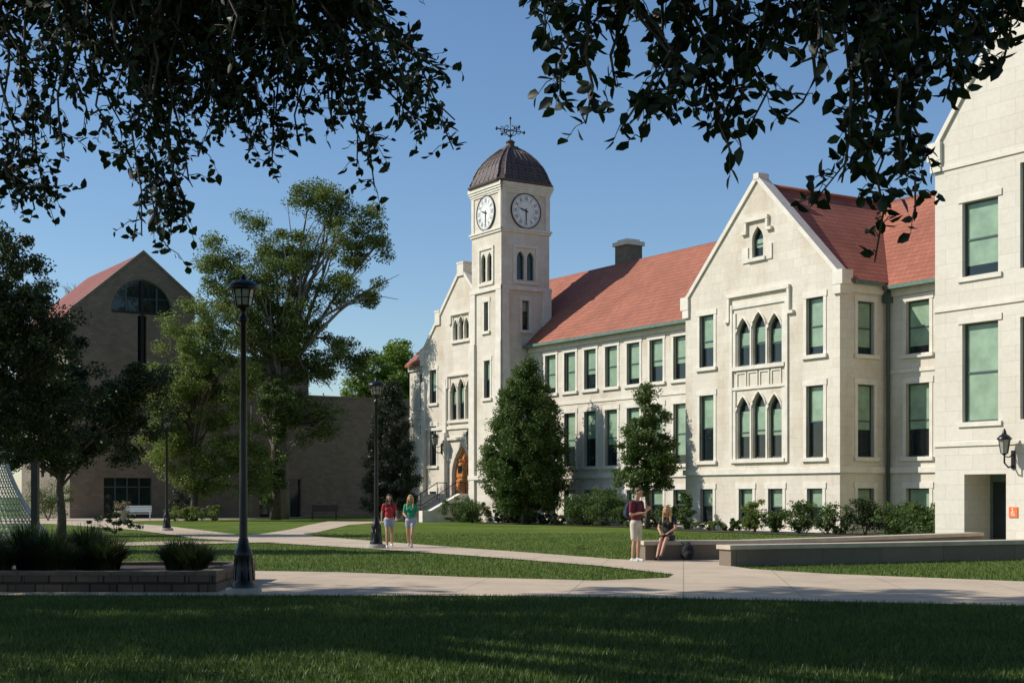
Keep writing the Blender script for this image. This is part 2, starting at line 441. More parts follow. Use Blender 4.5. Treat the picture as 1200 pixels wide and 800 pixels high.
class Facade:
    def __init__(s, parent, T, rot, matT, depth=.3):
        s.p, s.T, s.rot, s.mt, s.d = parent, T, rot, matT, depth
        s.holes = []
    def win(s, cx, z0, w, h, kind='rect', bl=.6, sur=True):
        pts = [(-w/2, 0), (w/2, 0), (w/2, h), (-w/2, h)] if kind == 'rect' else arch_pts(w, h, kind)
        s.holes.append([(cx + x, z0 + z) for x, z in pts])
        o = bpy.data.objects.new('window', window_mesh(kind, w, h, bl))
        o.location = s.T(cx, 0, z0); o.rotation_euler = (0, 0, s.rot); link(o, s.p)
        if sur and kind == 'rect':
            q = bpy.data.objects.new('window_surround', surround_mesh(w, h, s.mt)); link(q, o)
        return o
    def hole(s, x0, x1, z0, z1): s.holes.append([(x0, z0), (x1, z0), (x1, z1), (x0, z1)])
    def build(s, mb, outer, mat=0):
        polys = [outer] + s.holes
        flat = [p for P in polys for p in P]
        tr = tessellate_polygon([[Vector((p[0], p[1], 0)) for p in P] for P in polys])
        fs = []
        for t in tr:
            a, b, c = [flat[i] for i in t]
            ar = (b[0]-a[0])*(c[1]-a[1]) - (b[1]-a[1])*(c[0]-a[0])
            if abs(ar) < 1e-9: continue
            fs.append(t if ar > 0 else tuple(reversed(t)))
        mb.add([(p[0], 0, p[1]) for p in flat], fs, mat, False, s.T)
        for P in s.holes:
            n = len(P)
            mb.add([(p[0], 0, p[1]) for p in P] + [(p[0], s.d, p[1]) for p in P],
                   [((i+1) % n, i, n+i, n+(i+1) % n) for i in range(n)], mat, False, s.T)
def Tfront(v0): return lambda x, y, z: Lc(x, v0 + y, z)
def Tside(u0): return lambda x, y, z: Lc(u0 - y, x, z)

wallmb = MB(); trim = MB(); rand = random.Random(5)
V0 = 47.2
F = Facade(hall, Tfront(V0), 0, M_TRIM)
WU = [-70.6 + 2.04 * i for i in range(7)] + [-42.3, -39.6, -36.9] + [-86.2]
for i, u in enumerate(WU):
    w_ = 1.15 if i < 7 else 1.3
    F.win(u, 7.72, w_, 2.28, bl=rand.choice([.85, .62, .85, 1.0]))
    F.win(u, 3.3, w_, 3.15, bl=rand.choice([.5, .62, .5, .85]))
    if i != 10: F.win(u, .35, w_, 1.6, bl=rand.choice([.35, .5]))
F.build(wallmb, [(-88.4, 0), (-33.6, 0), (-33.6, 10.7), (-88.4, 10.7)])
for z, h, d in ((2.62, .24, .09), (10.3, .4, .12), (6.95, .16, .05)):
    for a, b in ((-72.9, -54.6), (-44.0, -33.6), (-88.45, -83.9)):
        trim.box(*[c for c in (a - OU, b - OU)], V0 - d - OV, V0 + .05 - OV, z, z + h)
def gable_outer(a, b, ze, za): 
    c = (a + b) / 2; return [(a, 0), (b, 0), (b, ze), (c, za), (a, ze)]
def coping(a, b, ze, za, v, d=.5, steps=False):
    c = (a + b) / 2 - OU; a -= OU; b -= OU; y = v - OV
    trim.extr([(a, ze), (c, za), (b, ze), (b, ze+.26), (c, za+.30), (a, ze+.26)], y - .09, y + d, 'y')
    for s_, x in ((-1, a), (1, b)):
        x0, x1 = sorted((x + s_ * .26, x - s_ * .32))
        trim.box(x0, x1, y - .13, y + d + .02, ze - .3, ze + .32)
        x0, x1 = sorted((x + s_ * .13, x - s_ * .32))
        trim.box(x0, x1, y - .11, y + d, ze - .7, ze - .3)
        if steps:
            for t in (.42,):
                xm = x + (c - x) * t; zm = ze + (za - ze) * t
                trim.box(xm - .32, xm + .3, y - .105, y + d + .01, zm - .3, zm + .55)
                trim.box(xm - .36, xm + .34, y - .13, y + d + .03, zm + .55, zm + .66)
    if steps:
        trim.box(c - .4, c + .4, y - .11, y + d + .01, za - .35, za + .42); trim.box(c - .45, c + .45, y - .135, y + d + .04, za + .42, za + .53)
    else: trim.box(c - .18, c + .18, y - .11, y + d + .03, za + .05, za + .33)
def hood(cx, w, z, v, drop=.5, T=None):
    T = T or Tfront(v); t = .14
    trim.box(cx - w/2 - t, cx + w/2 + t, -.16, .03, z, z + .17, 0, T)
    for s_ in (-1, 1):
        a, b = sorted((cx + s_ * w/2, cx + s_ * (w/2 + t)))
        trim.box(a, b, -.14, .02, z - drop, z, 0, T)
        a, b = sorted((cx + s_ * w/2, cx + s_ * (w/2 + .38)))
        trim.box(a, b, -.15, .02, z - drop - .14, z - drop, 0, T)
def triple(F, cx, w, z0, h, v, bl=.6):
    lw = (w - .5) / 3
    for k in (-1, 0, 1): F.win(cx + k * (lw + .2), z0, lw, h + (.18 if k == 0 else 0), 'lancet', bl, False)
    T = Tfront(v)
    trim.box(cx - w/2 - .22, cx + w/2 + .22, -.14, .05, z0 - .2, z0 - .02, 0, T)
    for s_ in (-1, 1):
        a, b = sorted((cx + s_ * (w/2 + .02), cx + s_ * (w/2 + .2)))
        trim.box(a, b, -.06, .02, z0 - .02, z0 + h + .3, 0, T)
    for k in (-.5, .5): trim.box(cx + k * (lw + .2) - .05, cx + k * (lw + .2) + .05, -.05, .02, z0, z0 + h - .4, 0, T)
    for k in (-1, 0, 1):
        H = h + (.18 if k == 0 else 0); hs = H - lw * .75; c = cx + k * (lw + .2)
        pts = []
        for t in (-1, -.75, -.5, -.25, 0, .25, .5, .75, 1):
            tt = 1 - abs(t); sg = -1 if t < 0 else 1
            pts.append((c + sg * (lw/2 + .04) * (1 - tt ** 1.9), z0 + hs + (H - hs + .07) * tt))
        trim.tube([T(x, -.02, z) for x, z in pts], .055, 5)
GV = 44.4; ga, gb, gc = -54.5, -44.1, -49.3
F = Facade(hall, Tfront(GV), 0, M_TRIM)
for u in (-52.9, -45.6):
    F.win(u, 7.8, 1.05, 2.5, bl=.62 if u < -50 else .85); F.win(u, 3.3, 1.05, 3.15, bl=.5)
for u in (-52.9, -50.1, -48.1, -45.6): F.win(u, .3, .95, 1.65, bl=.5)
triple(F, gc + .1, 3.1, 7.65, 2.2, GV, .5); triple(F, gc + .1, 3.1, 3.35, 2.85, GV, .55)
hood(gc + .1, 3.9, 10.9, GV, 1.0)
Tg = Tfront(GV)
for s_ in (-1, 1):
    a, b = sorted((gc + .1 + s_ * 1.78, gc + .1 + s_ * 1.94)); trim.box(a, b, -.09, .02, 3.15, 10.55, 0, Tg)
trim.box(gc - 1.68, gc + 1.88, -.07, .02, 10.35, 10.55, 0, Tg)
trim.box(gc - 1.68, gc + 1.88, -.075, .02, 6.55, 6.68, 0, Tg)
for k in range(4):
    x = gc + .1 - 1.5 + k * .78
    for a_ in (x, x + .6): trim.box(a_, a_ + .06, -.05, .02, 6.72, 7.4, 0, Tg)
    trim.box(x + .06, x + .6, -.05, .02, 7.3, 7.4, 0, Tg)
F.win(gc, 12.6, .75, 1.4, 'lancet', .6, False); hood(gc, 1.3, 14.25, GV, .4)
for s_ in (-1, 1):
    a, b = sorted((gc + s_ * .6, gc + s_ * 1.0)); trim.box(a, b, -.06, .02, 12.4, 13.1, 0, Tg)
trim.box(gc - .6, gc + .6, -.13, .05, 12.4, 12.56, 0, Tg)
F.build(wallmb, gable_outer(ga, gb, 11.0, 16.1)); coping(ga, gb, 11.0, 16.1, GV)
F = Facade(hall, Tside(gb), math.pi/2, M_TRIM)
F.win(45.95, 7.75, 1.0, 2.3, bl=.85); F.win(45.95, 3.3, 1.0, 3.15, bl=.62); F.win(45.95, .35, 1.0, 1.6, bl=.5)
F.build(wallmb, [(GV, 0), (V0, 0), (V0, 10.8), (GV, 10.8)])
wallmb.add([Lc(ga, GV, 0), Lc(ga, V0, 0), Lc(ga, V0, 11), Lc(ga, GV, 11)], [(0, 3, 2, 1)])
trim.box(ga - .1, gb + .1, -.1, .03, 2.62, 2.88, 0, Tfront(GV))
trim.box(GV + .04, V0 - .1, -.1, .03, 2.62, 2.88, 0, Tside(gb))
trim.box(ga - .14, gb + .14, -.14, .03, 0, .22, 0, Tfront(GV)); trim.box(GV + .04, V0, -.14, .03, 0, .22, 0, Tside(gb))
trim.box(GV + .5, V0, -.12, .03, 10.4, 10.78, 0, Tside(gb))
EV = 45.7; ea, eb, ec = -83.8, -73.4, -78.6
F = Facade(hall, Tfront(EV), 0, M_TRIM)
triple(F, ec, 2.8, 6.5, 2.4, EV, .5); hood(ec, 3.2, 9.3, EV, .6)
triple(F, ec, 2.0, 11.6, 1.3, EV, .0); hood(ec, 2.3, 13.2, EV, .4)
F.win(-82.3, 7.72, .9, 2.2, bl=.62); F.win(-82.3, 3.6, .9, 2.6, bl=.5); F.win(-82.3, .4, .9, 1.5, bl=.35)
DW = 2.5
F.holes.append([(ec + x, 1.5 + z) for x, z in arch_pts(DW, 3.4)])
F.build(wallmb, gable_outer(ea, eb, 11.0, 16.0)); coping(ea, eb, 11.0, 16.0, EV, steps=True)
wallmb.add([Lc(ea, EV, 0), Lc(ea, V0, 0), Lc(ea, V0, 11), Lc(ea, EV, 11)], [(0, 3, 2, 1)])
trim.box(ea - .1, -76.5, -.1, .03, 5.9, 6.1, 0, Tfront(EV))
hood(ec, 3.2, 5.2, EV, 1.2)
for u in (-83.5, -80.6):
    trim.box(u - .28, u + .28, -.3, .02, 0, 5.7, 0, Tfront(EV)); trim.box(u - .22, u + .22, -.16, .02, 5.7, 9.2, 0, Tfront(EV))
mb = MB()
dp = arch_pts(DW, 3.4)
tr = tessellate_polygon([[Vector((p[0], p[1], 0)) for p in dp]])
mb.add([(p[0], .3, p[1]) for p in dp], [tuple(t) for t in tr], 0)
for s_ in (-1, 1):
    for k in range(2):
        x0 = .08 if s_ > 0 else -1.14
        mb.box(x0, x0 + 1.06, .24, .29, .1 + k * 1.2, 1.15 + k * 1.1, 0)
        if k: mb.add([(x0 + .25, .235, .35 + k*1.2), (x0 + .8, .235, .35 + k*1.2), (x0 + .8, .235, .95 + k*1.1), (x0 + .25, .235, .95 + k*1.1)], [(0,1,2,3)], 1)
mb.box(-.05, .05, .22, .3, 0, 2.6, 0); mb.box(-1.15, 1.15, .2, .3, 2.35, 2.47, 0)
d = mb.obj('door', [M_WOOD, M_GLASS], hall, Lc(ec, EV, 1.5)); d['label'] = 'double oak door in a pointed stone arch'
mb = MB()
y0 = EV - OV
for k in range(9):
    z1 = 1.5 - k * .167; ys = y0 - 1.0 - .3 * k
    mb.box(ec - OU - 1.5, ec - OU + 1.5, (y0 - .02 if k == 0 else ys + .3 - .3) - (0 if k else 1.0), (y0 if k == 0 else ys + .3), 0, z1)
for s_ in (-1, 1):
    x0, x1 = sorted((ec - OU + s_ * 1.503, ec - OU + s_ * 1.95))
    mb.extr([(y0 - .31, 0), (y0 - .31, 1.75), (y0 - 1.2, 1.75), (y0 - 3.3, .7), (y0 - 3.9, .7), (y0 - 3.9, 0)], x0, x1, 'x')
mb.obj('stair', [M_TRIM], hall)
for s_ in (-1, 1):
    mb = MB(); x = ec - OU + s_ * 1.2
    pts = [(x, y0 - .4, 2.45), (x, y0 - 1.1, 2.45), (x, y0 - 3.5, 1.05), (x, y0 - 3.9, 1.05)]
    mb.tube(pts, .03, 6)
    for yy, z0, z1 in ((y0 - .4, 1.5, 2.45), (y0 - 1.1, 1.4, 2.45), (y0 - 2.3, .7, 1.75), (y0 - 3.5, .1, 1.05)): mb.tube([(x, yy, z0), (x, yy, z1)], .025, 6)
    mb.obj('handrail', [M_BLACK], hall)
RV = 38.35; ra, rb = -33.6, -19.0
wall2 = MB()
F = Facade(hall, Tfront(RV), 0, M_TRIM)
F.win(-31.7, 8.97, 1.47, 2.5, bl=.85, sur=False); F.win(-31.7, 4.1, 1.47, 3.3, bl=1.0, sur=False)
for u in (-29.3, -27.2, -25.0): F.win(u, 8.97, 1.6, 3.4, bl=.85, sur=False); F.win(u, 4.1, 1.6, 3.3, bl=.85, sur=False)
F.hole(-32.35, -30.65, 0, 2.35)
F.build(wall2, gable_outer(ra, rb, 13.4, 22.9))
Tr = Tfront(RV)
wall2.box(-32.55, -32.352, .3, 1.6, 0, 2.5, 0, Tr); wall2.box(-30.648, -30.4, .3, 1.6, 0, 2.5, 0, Tr); wall2.box(-32.35, -30.65, .3, 1.6, 2.352, 2.6, 0, Tr)
coping(ra, rb, 13.4, 22.9, RV)
for z in (3.3, 7.9, 12.7): trim.box(ra - .03, rb, -.05, .03, z, z + .14, 0, Tr)
for z0, h in ((8.97, 2.5), (4.1, 3.3)):
    trim.box(-32.6, -30.8, -.07, .1, z0 - .16, z0 - .005, 0, Tr)
    trim.box(-32.6, -30.8, -.04, .1, z0 + h + .005, z0 + h + .22, 0, Tr)
F = Facade(hall, lambda x, y, z: Lc(ra + y, -x, z), -math.pi/2, M_TRIM)
F.build(wall2, [(-50, 0), (-RV, 0), (-RV, 13.4), (-50, 13.4)])
F = Facade(hall, Tside(rb), 0, M_TRIM); F.build(wall2, [(RV, 0), (60, 0), (60, 13.4), (RV, 13.4)])
w2 = wall2.obj('wall', [M_STONE2], hall); w2['label'] = 'smooth newer limestone wall'
mb = MB()
mb.box(-.84, .84, 1.3, 1.36, 0, 2.34, 0); mb.box(-.7, -.05, 1.27, 1.3, .15, 2.1, 1); mb.box(.05, .7, 1.27, 1.3, .15, 2.1, 1)
mb.box(.5, .62, 1.2, 1.27, .9, 1.2, 2)
d = mb.obj('door', [M_COPPER, M_GLASS, M_BLACK], hall, Lc(-31.5, RV, 0)); d['label'] = 'recessed green metal and glass door'
wallmb.add([Lc(-88.4, 57.2, 0), Lc(-33.6, 57.2, 0), Lc(-33.6, 57.2, 10.7), Lc(-88.4, 57.2, 10.7)], [(0, 3, 2, 1)])
wallmb.add([Lc(-88.4, V0, 0), Lc(-88.4, 57.2, 0), Lc(-88.4, 57.2, 10.7), Lc(-88.4, 52.2, 15.4), Lc(-88.4, V0, 10.7)], [(0, 4, 3, 2, 1)])
for a, b in ((ga, gb), (ea, eb)):
    wallmb.add([Lc(a, 57.2, 10), Lc(b, 57.2, 10), Lc(b, 57.2, 10.9), Lc((a+b)/2, 57.2, 15.7), Lc(a, 57.2, 10.9)], [(0, 4, 3, 2, 1)])
w1 = wallmb.obj('wall', [M_STONE], hall); w1['label'] = 'weathered cream limestone ashlar wall'
roof = MB()
def chev(a, b, ze, zr, t=.16):
    c = (a + b) / 2; return [(a, ze), (c, zr), (b, ze), (b, ze - t), (c, zr - t), (a, ze - t)]
roof.extr(chev(V0 - .35 - OV, 57.5 - OV, 10.75, 15.75), -88.5 - OU, -33.6 - OU, 'x')
roof.extr(chev(ga - .12 - OU, gb + .3 - OU, 10.93, 15.85), GV + .42 - OV, 57.3 - OV, 'y')
roof.extr(chev(ea - .12 - OU, eb + .12 - OU, 10.93, 15.8), EV + .42 - OV, 57.3 - OV, 'y')
roof.extr(chev(ra - .1 - OU, rb + .1 - OU, 13.35, 22.5), RV + .42 - OV, 60 - OV, 'y')
roof.tube([(-88.5 - OU, 0 + 52.42 - OV, 15.8), (-33.6 - OU, 52.42 - OV, 15.8)], .14, 6)
roof.tube([(gc + .09 - OU, GV + .5 - OV, 15.88), (gc + .09 - OU, 57.3 - OV, 15.88)], .14, 6)
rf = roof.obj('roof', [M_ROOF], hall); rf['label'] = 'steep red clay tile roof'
for a, b in ((-72.9, -54.9), (-43.7, -33.7)):
    mb = MB(); mb.box(a - OU, b - OU, V0 - .52 - OV, V0 - .3 - OV, 10.58, 10.74); mb.obj('gutter', [M_COPPER], hall)
mb = MB(); mb.box(gb + .3 - OU, gb + .42 - OU, GV + .55 - OV, V0 - .55 - OV, 10.72, 10.9); mb.obj('gutter', [M_COPPER], hall)
mb = MB()
mb.tube([Lc(gb + .35, V0 - .2, 10.6), Lc(gb + .25, V0 - .14, 10.1), Lc(gb + .25, V0 - .14, .1)], .08, 8)
mb.box(gb + .1 - OU, gb + .42 - OU, V0 - .32 - OV, V0 - .02 - OV, 10.05, 10.45)
mb.obj('downspout', [M_FRAME], hall)
mb = MB()
cx, cy = -71 - OU, 53.3 - OV
mb.box(cx - .6, cx + .6, cy - .6, cy + .6, 14, 17.1, 0); mb.box(cx - .72, cx + .72, cy - .72, cy + .72, 17.1, 17.35, 1); mb.box(cx - .5, cx + .5, cy - .5, cy + .5, 17.35, 17.5, 1)
mb.obj('chimney', [M_BRICK, M_TRIM], hall)
# glazed metal skylight structure behind the ridge near the newer wing
mb = MB()
xa, xb, ya, yb = -46.2 - OU, -42.0 - OU, 52.6 - OV, 55.0 - OV
mb.box(xa, xb, ya, yb, 14.0, 15.9, 0)
mb.add([(xa, ya, 15.91), (xb, ya, 15.91), (xb, yb, 17.2), (xa, yb, 17.2)], [(0, 1, 2, 3)], 1)
mb.box(xa, xb, yb - .1, yb, 15.9, 17.2, 0)
for k in range(9):
    x = xa + (xb - xa) * k / 8; mb.tube([(x, ya, 15.95), (x, yb, 17.24)], .05, 5)
for t in (0, .5, 1): mb.tube([(xa, ya + (yb-ya)*t, 15.95 + 1.29*t), (xb, ya + (yb-ya)*t, 15.95 + 1.29*t)], .05, 5)
mb.obj('skylight', [M_STEEL, M_GLASS], hall)
# --- clock tower
ta, tb, tv0, tv1 = -76.44, -72.96, 45.2, 48.68
tower_mb = MB()
tw = empty('clock_tower', Lc((ta+tb)/2, (tv0+tv1)/2, 0), 0, hall)
tw['label'] = 'square limestone tower with clocks and bronze dome'
h = 1.74
for k in range(4):
    ang = k * math.pi / 2; ca, sa = round(math.cos(ang)), round(math.sin(ang))
    T = (lambda ca, sa: (lambda x, y, z: ((x) * ca - (y - h) * sa, (x) * sa + (y - h) * ca, z)))(ca, sa)
    F = Facade(tw, T, ang, M_TRIM)
    for s_ in (-.36, .36): F.win(s_, 14.75, .52, 1.75, 'lancet', 0, False)
    if k in (0, 1):
        F.win(0, 11.7, .5, 1.8, bl=.35, sur=True)
        if k == 0: F.win(.1, 7.6, .7, 2.3, bl=.5)
    F.build(tower_mb, [(-h, 0), (h, 0), (h, 20.3), (-h, 20.3)])
    for z0, z1, p in ((0, 11.0, .16), (11.0, 14.1, .1)):
        for s_ in (-1, 1):
            a, b = sorted((s_ * (h + p - .003 * k), s_ * (h - .5)))
            tower_mb.box(a, b, -p, .01, z0, z1, 1, T)
    for z0, z1, p in ((2.6, 2.85, .2), (14.1, 14.35, .12), (17.6, 17.74, .08), (17.74, 17.86, .14), (19.98, 20.1, .06), (20.1, 20.24, .1), (20.24, 20.38, .15), (20.38, 20.6, .2)):
        tower_mb.box(-h - p + .002*k, h + p - .002*k, -p, .01, z0 + .001*k, z1, 1, T)
    for s_ in (-1, 1):
        a, b = sorted((s_ * h, s_ * (h - .3))); tower_mb.box(a, b, -.05, .01, 17.86, 19.98, 1, T)
    for s_ in (-1, 1):
        a, b = sorted((s_ * .72, s_ * .9)); tower_mb.box(a, b, -.07, .01, 14.6, 16.7, 1, T)
    tower_mb.box(-.9, .9, -.08, .012, 16.7, 16.86, 1, T); tower_mb.box(-.9, .9, -.1, .012, 14.5, 14.66, 1, T)
tower_mb.obj('wall', [M_STONE, M_TRIM], tw)
def text_mesh(txt, size):
    c = bpy.data.curves.new('t', 'FONT'); c.body = txt; c.size = size; c.align_x = 'CENTER'; c.align_y = 'CENTER'
    o = bpy.data.objects.new('t', c); COL.objects.link(o)
    bpy.context.view_layer.update()
    me = bpy.data.meshes.new_from_object(o.evaluated_get(bpy.context.evaluated_depsgraph_get()))
    vs = [tuple(v.co) for v in me.vertices]; fs = [tuple(p.vertices) for p in me.polygons]
    bpy.data.objects.remove(o); bpy.data.meshes.remove(me)
    return vs, fs
M_NUM = basic('black_numeral', (.02, .02, .02), .6, var=.1)
mb = MB()
def disc(mb, r0, r1, y, mat, n=40):
    vs = [(r * math.cos(2*math.pi*i/n), y, r * math.sin(2*math.pi*i/n)) for r in (r0, r1) for i in range(n)]
    mb.add(vs, [(i, n+i, n+(i+1) % n, (i+1) % n) for i in range(n)], mat)
disc(mb, .001, 1.02, -.06, 0); disc(mb, 1.02, 1.08, -.09, 1)
vs = [(1.08*math.cos(2*math.pi*i/40), y, 1.08*math.sin(2*math.pi*i/40)) for y in (-.09, .02) for i in range(40)]
mb.add(vs, [(i, (i+1) % 40, 40+(i+1) % 40, 40+i) for i in range(40)], 1)
disc(mb, .935, .95, -.064, 1); disc(mb, .55, .56, -.064, 1)
ROM = ['XII', 'I', 'II', 'III', 'IV', 'V', 'VI', 'VII', 'VIII', 'IX', 'X', 'XI']
for i, t in enumerate(ROM):
    vs, fs = text_mesh(t, .36); a = -i * math.pi / 6
    wmax = max(abs(v[0]) for v in vs); sc = min(1, .13 / wmax)
    mb.add([((v[0]*sc) * math.cos(a) - (v[1] + .74) * math.sin(a), -.068, (v[0]*sc) * math.sin(a) + (v[1] + .74) * math.cos(a)) for v in vs], fs, 1)
def hand(ang, L, wd, y):
    c, s_ = math.cos(ang), math.sin(ang)
    pts = [(-wd, -.15), (wd, -.15), (wd*.9, L*.6), (0, L), (-wd*.9, L*.6)]
    mb.add([(x * c + z * s_, y, -x * s_ + z * c) for x, z in pts], [(0, 1, 2, 3, 4)], 1)
hand(math.radians(288), .55, .05, -.076); hand(math.radians(180), .82, .04, -.084)
cm = mb.mesh('clock', [M_WHITE, M_NUM])
for k in range(4):
    o = bpy.data.objects.new('clock', cm); ang = k * math.pi / 2
    o.location = (h * math.sin(ang), -h * math.cos(ang), 18.95); o.rotation_euler = (0, 0, ang); link(o, tw)
mb = MB()
prof = [(1.85, 20.6), (2.06, 20.64), (2.08, 20.72), (1.94, 20.84), (1.84, 21.1), (1.73, 21.45), (1.56, 21.85), (1.3, 22.25), (.98, 22.62), (.66, 22.92), (.46, 23.08), (.44, 23.2), (.26, 23.22), (.2, 23.4), (.26, 23.52), (.1, 23.66)]
def sq(r):
    c = r * .82 if r > .5 else r * .6
    return [(r, -c), (r, c), (c, r), (-c, r), (-r, c), (-r, -c), (-c, -r), (c, -r)]
vs = []
for r, z in prof: vs += [(x, y, z) for x, y in sq(r)]
mb.add(vs, [(j*8+i, j*8+(i+1) % 8, (j+1)*8+(i+1) % 8, (j+1)*8+i) for j in range(len(prof)-1) for i in range(8)] + [tuple(reversed(range(8)))])
for i in range(8):
    mb.tube([(*sq(r * 1.01)[i], z) for r, z in prof[3:11]], .055, 5)
for q in range(4):
    for f in (-.55, -.28, 0, .28, .55):
        a = q * math.pi / 2
        mb.tube([(r*1.005*math.cos(a) - f*r*math.sin(a), r*1.005*math.sin(a) + f*r*math.cos(a), z) for r, z in prof[3:10]], .03, 4)
dm = mb.obj('dome', [M_SHINGLE], tw); dm['label'] = 'brown bronze bell-shaped ribbed dome'
mb = MB()
vz = -.5
mb.tube([(0, 0, 24.0 + vz), (0, 0, 25.5 + vz)], .035, 6); mb.lathe([(.02, 0), (.13, .08), (.13, .16), (.02, .24)], 8, (0, 0, 24.3 + vz))
for ang in (0, math.pi/2):
    c, s_ = math.cos(ang), math.sin(ang)
    mb.tube([(-1.0*c, -1.0*s_, 24.75 + vz), (1.0*c, 1.0*s_, 24.75 + vz)], .035, 5)
    for q in (-1, 1):
        mb.lathe([(.02, -.12), (.1, 0), (.02, .12)], 6, (q*c, q*s_, 24.75 + vz))
        pts = [(q*c*(.15+.3*math.sin(t)), q*s_*(.15+.3*math.sin(t)), 24.75 + vz + .3*math.cos(t)) for t in [i*math.pi/6 for i in range(7)]]
        mb.tube(pts, .025, 5)
        pts = [(q*c*(.6+.16*math.cos(t)), q*s_*(.6+.16*math.cos(t)), 24.75 + vz + .16*math.sin(t)) for t in [i*math.pi/4 for i in range(9)]]
        mb.tube(pts, .024, 4)
mb.lathe([(.01, 0), (.09, .1), (.01, .22)], 6, (0, 0, 25.4 + vz))
mb.obj('weather_vane', [M_BLACK], tw)
trim.obj('stone_trim', [M_TRIM], hall)

def wall_lantern_mesh():
    mb = MB()
    mb.box(-.07, .07, -.04, 0, -.5, .1)
    mb.tube([(0, -.03, -.4), (0, -.25, -.45), (0, -.45, -.3), (0, -.45, -.02)], .03, 6)
    mb.tube([(0, -.03, 0), (0, -.2, -.12), (0, -.44, -.1)], .02, 6)
    mb.lathe([(.05, -.06), (.12, 0)], 6, (0, -.45, 0))
    mb.lathe([(.115, 0), (.19, .45)], 6, (0, -.45, 0), 1, False)
    for i in range(6):
        a = math.pi * i / 3; mb.tube([(.12*math.cos(a), -.45+.12*math.sin(a), 0), (.2*math.cos(a), -.45+.2*math.sin(a), .46)], .014, 4)
    mb.lathe([(.24, .44), (.24, .48), (.15, .58), (.08, .62), (.06, .7), (.02, .8)], 12, (0, -.45, 0))
    return mb.mesh('wall_lantern', [M_BLACK, M_LGLASS])
wl = wall_lantern_mesh()
for (u, v, z, s_) in ((-30.35, RV, 3.0, 1.0), (-80.6, EV - .3, 4.9, 1.15), (-76.9, EV, 4.9, 1.15)):
    o = bpy.data.objects.new('wall_lantern', wl); o.location = Lc(u, v - .01, z); o.scale = (s_,)*3; link(o, hall)
mb = MB(); mb.box(-.17, .17, -.03, 0, -.17, .17, 0)
vs = lambda cx, cz, r0, r1, a0, a1, n=16: ([(cx + r*math.cos(a0+(a1-a0)*i/n), -.034, cz + r*math.sin(a0+(a1-a0)*i/n)) for r in (r0, r1) for i in range(n+1)], [(i, n+1+i, n+2+i, i+1) for i in range(n)])
v_, f_ = vs(-.01, -.04, .055, .075, math.radians(110), math.radians(350)); mb.add(v_, f_, 1)
v_, f_ = vs(-.03, .11, .001, .025, 0, 2*math.pi); mb.add(v_, f_, 1)
for a, b, c, d_ in ((-.04, -.02, -.04, .08), (-.02, .05, .02, .035), (-.02, .06, -.045, -.03), (.045, .06, -.12, -.045)):
    mb.add([(a, -.034, c), (b, -.034, c), (b, -.034, d_), (a, -.034, d_)], [(0, 1, 2, 3)], 1)
o = mb.obj('accessibility_sign', [M_ORANGE, M_WHITE], hall, Lc(-30.35, RV, 1.1)); o['label'] = 'orange square wheelchair access sign'

def bed(us, label):
    mb = MB(); P = [W(u, v) for u, v in us]
    mb.add([(p[0], p[1], .03) for p in P], [tuple(range(len(P)))])
    o = mb.obj('planting_bed', [M_SOIL]); tag(o, label, 'planting bed', kind='structure')
bed([(-72.9, 43.0), (-54.6, 43.5), (-54.6, 47.1), (-72.9, 47.1)], 'dark mulch bed along the stone wall')
bed([(-54.55, 41.8), (-34.0, 40.5), (-34.0, 44.3), (-54.55, 44.3)], 'dark mulch bed along the gabled wing')

# ------------------------------------------------------------------ brick church-like building
ch = empty('brick_building', (-31.1, 100, 0), -TH); tag(ch, 'tan brick gabled building with half-round window and red roof', 'building')
mb = MB()
TB = lambda x, y, z: (-y, x, z)
F = Facade(ch, TB, math.pi/2, M_TRIM, .4)
F.win(5.17, 14.85, 4.5, 2.35, 'half', 0, False)
F.hole(4.85, 5.49, 10.6, 14.6)
F.hole(2.4, 5.9, 0, 2.9); F.hole(3.4, 4.2, 4.5, 7.5); F.hole(6.4, 7.2, 4.5, 7.5)
F.build(mb, [(0, 0), (9.1, 0), (9.1, 16.0), (5.27, 19.1), (0, 14.55)])
F = Facade(ch, lambda x, y, z: (x, y, z), 0, M_TRIM)
for x in (-2.5, -5, -7.5, -10): F.win(x, 3, .9, 8, bl=0, sur=False)
F.build(mb, [(-14, 0), (0, 0), (0, 14.5), (-14, 14.5)])
mb.add([(0, 9.1, 0), (-14, 9.1, 0), (-14, 9.1, 16), (0, 9.1, 16)], [(0, 1, 2, 3)])
mb.add([(-14, 0, 0), (-14, 9.1, 0), (-14, 9.1, 16), (-14, 5.27, 19), (-14, 0, 14.5)], [(0, 1, 2, 3, 4)])
mb.box(-12, -.0, 9.15, 13.5, 0, 11.6)
F = Facade(ch, lambda x, y, z: (.02 - y, x, z), math.pi/2, M_TRIM, .4)
F.hole(14.2, 17.6, 0, 2.9)
F.build(mb, [(13.5, 0), (29, 0), (29, 9.2), (13.5, 9.2)])
mb.add([(-12, 13.5, 9.2), (.02, 13.5, 9.2), (.02, 29, 9.2), (-12, 29, 9.2)], [(0, 1, 2, 3)])
mb.add([(-12, 29, 0), (.02, 29, 0), (.02, 29, 9.2), (-12, 29, 9.2)], [(3, 2, 1, 0)])
mb.box(-10, -4, 6, 20, 9.3, 12.5)
mb.obj('wall', [M_BRICK], ch)
for a, b, z0, z1 in ((4.85, 5.49, 10.6, 14.6), (3.4, 4.2, 4.5, 7.5), (6.4, 7.2, 4.5, 7.5)):
    mb = MB(); mb.add([(-.35, a, z0), (-.35, b, z0), (-.35, b, z1), (-.35, a, z1)], [(0, 1, 2, 3)], 1)
    c = (a + b) / 2; mb.box(-.345, -.28, c - .03, c + .03, z0, z1, 0)
    mb.obj('window', [M_FRAME, M_GLASS], ch)
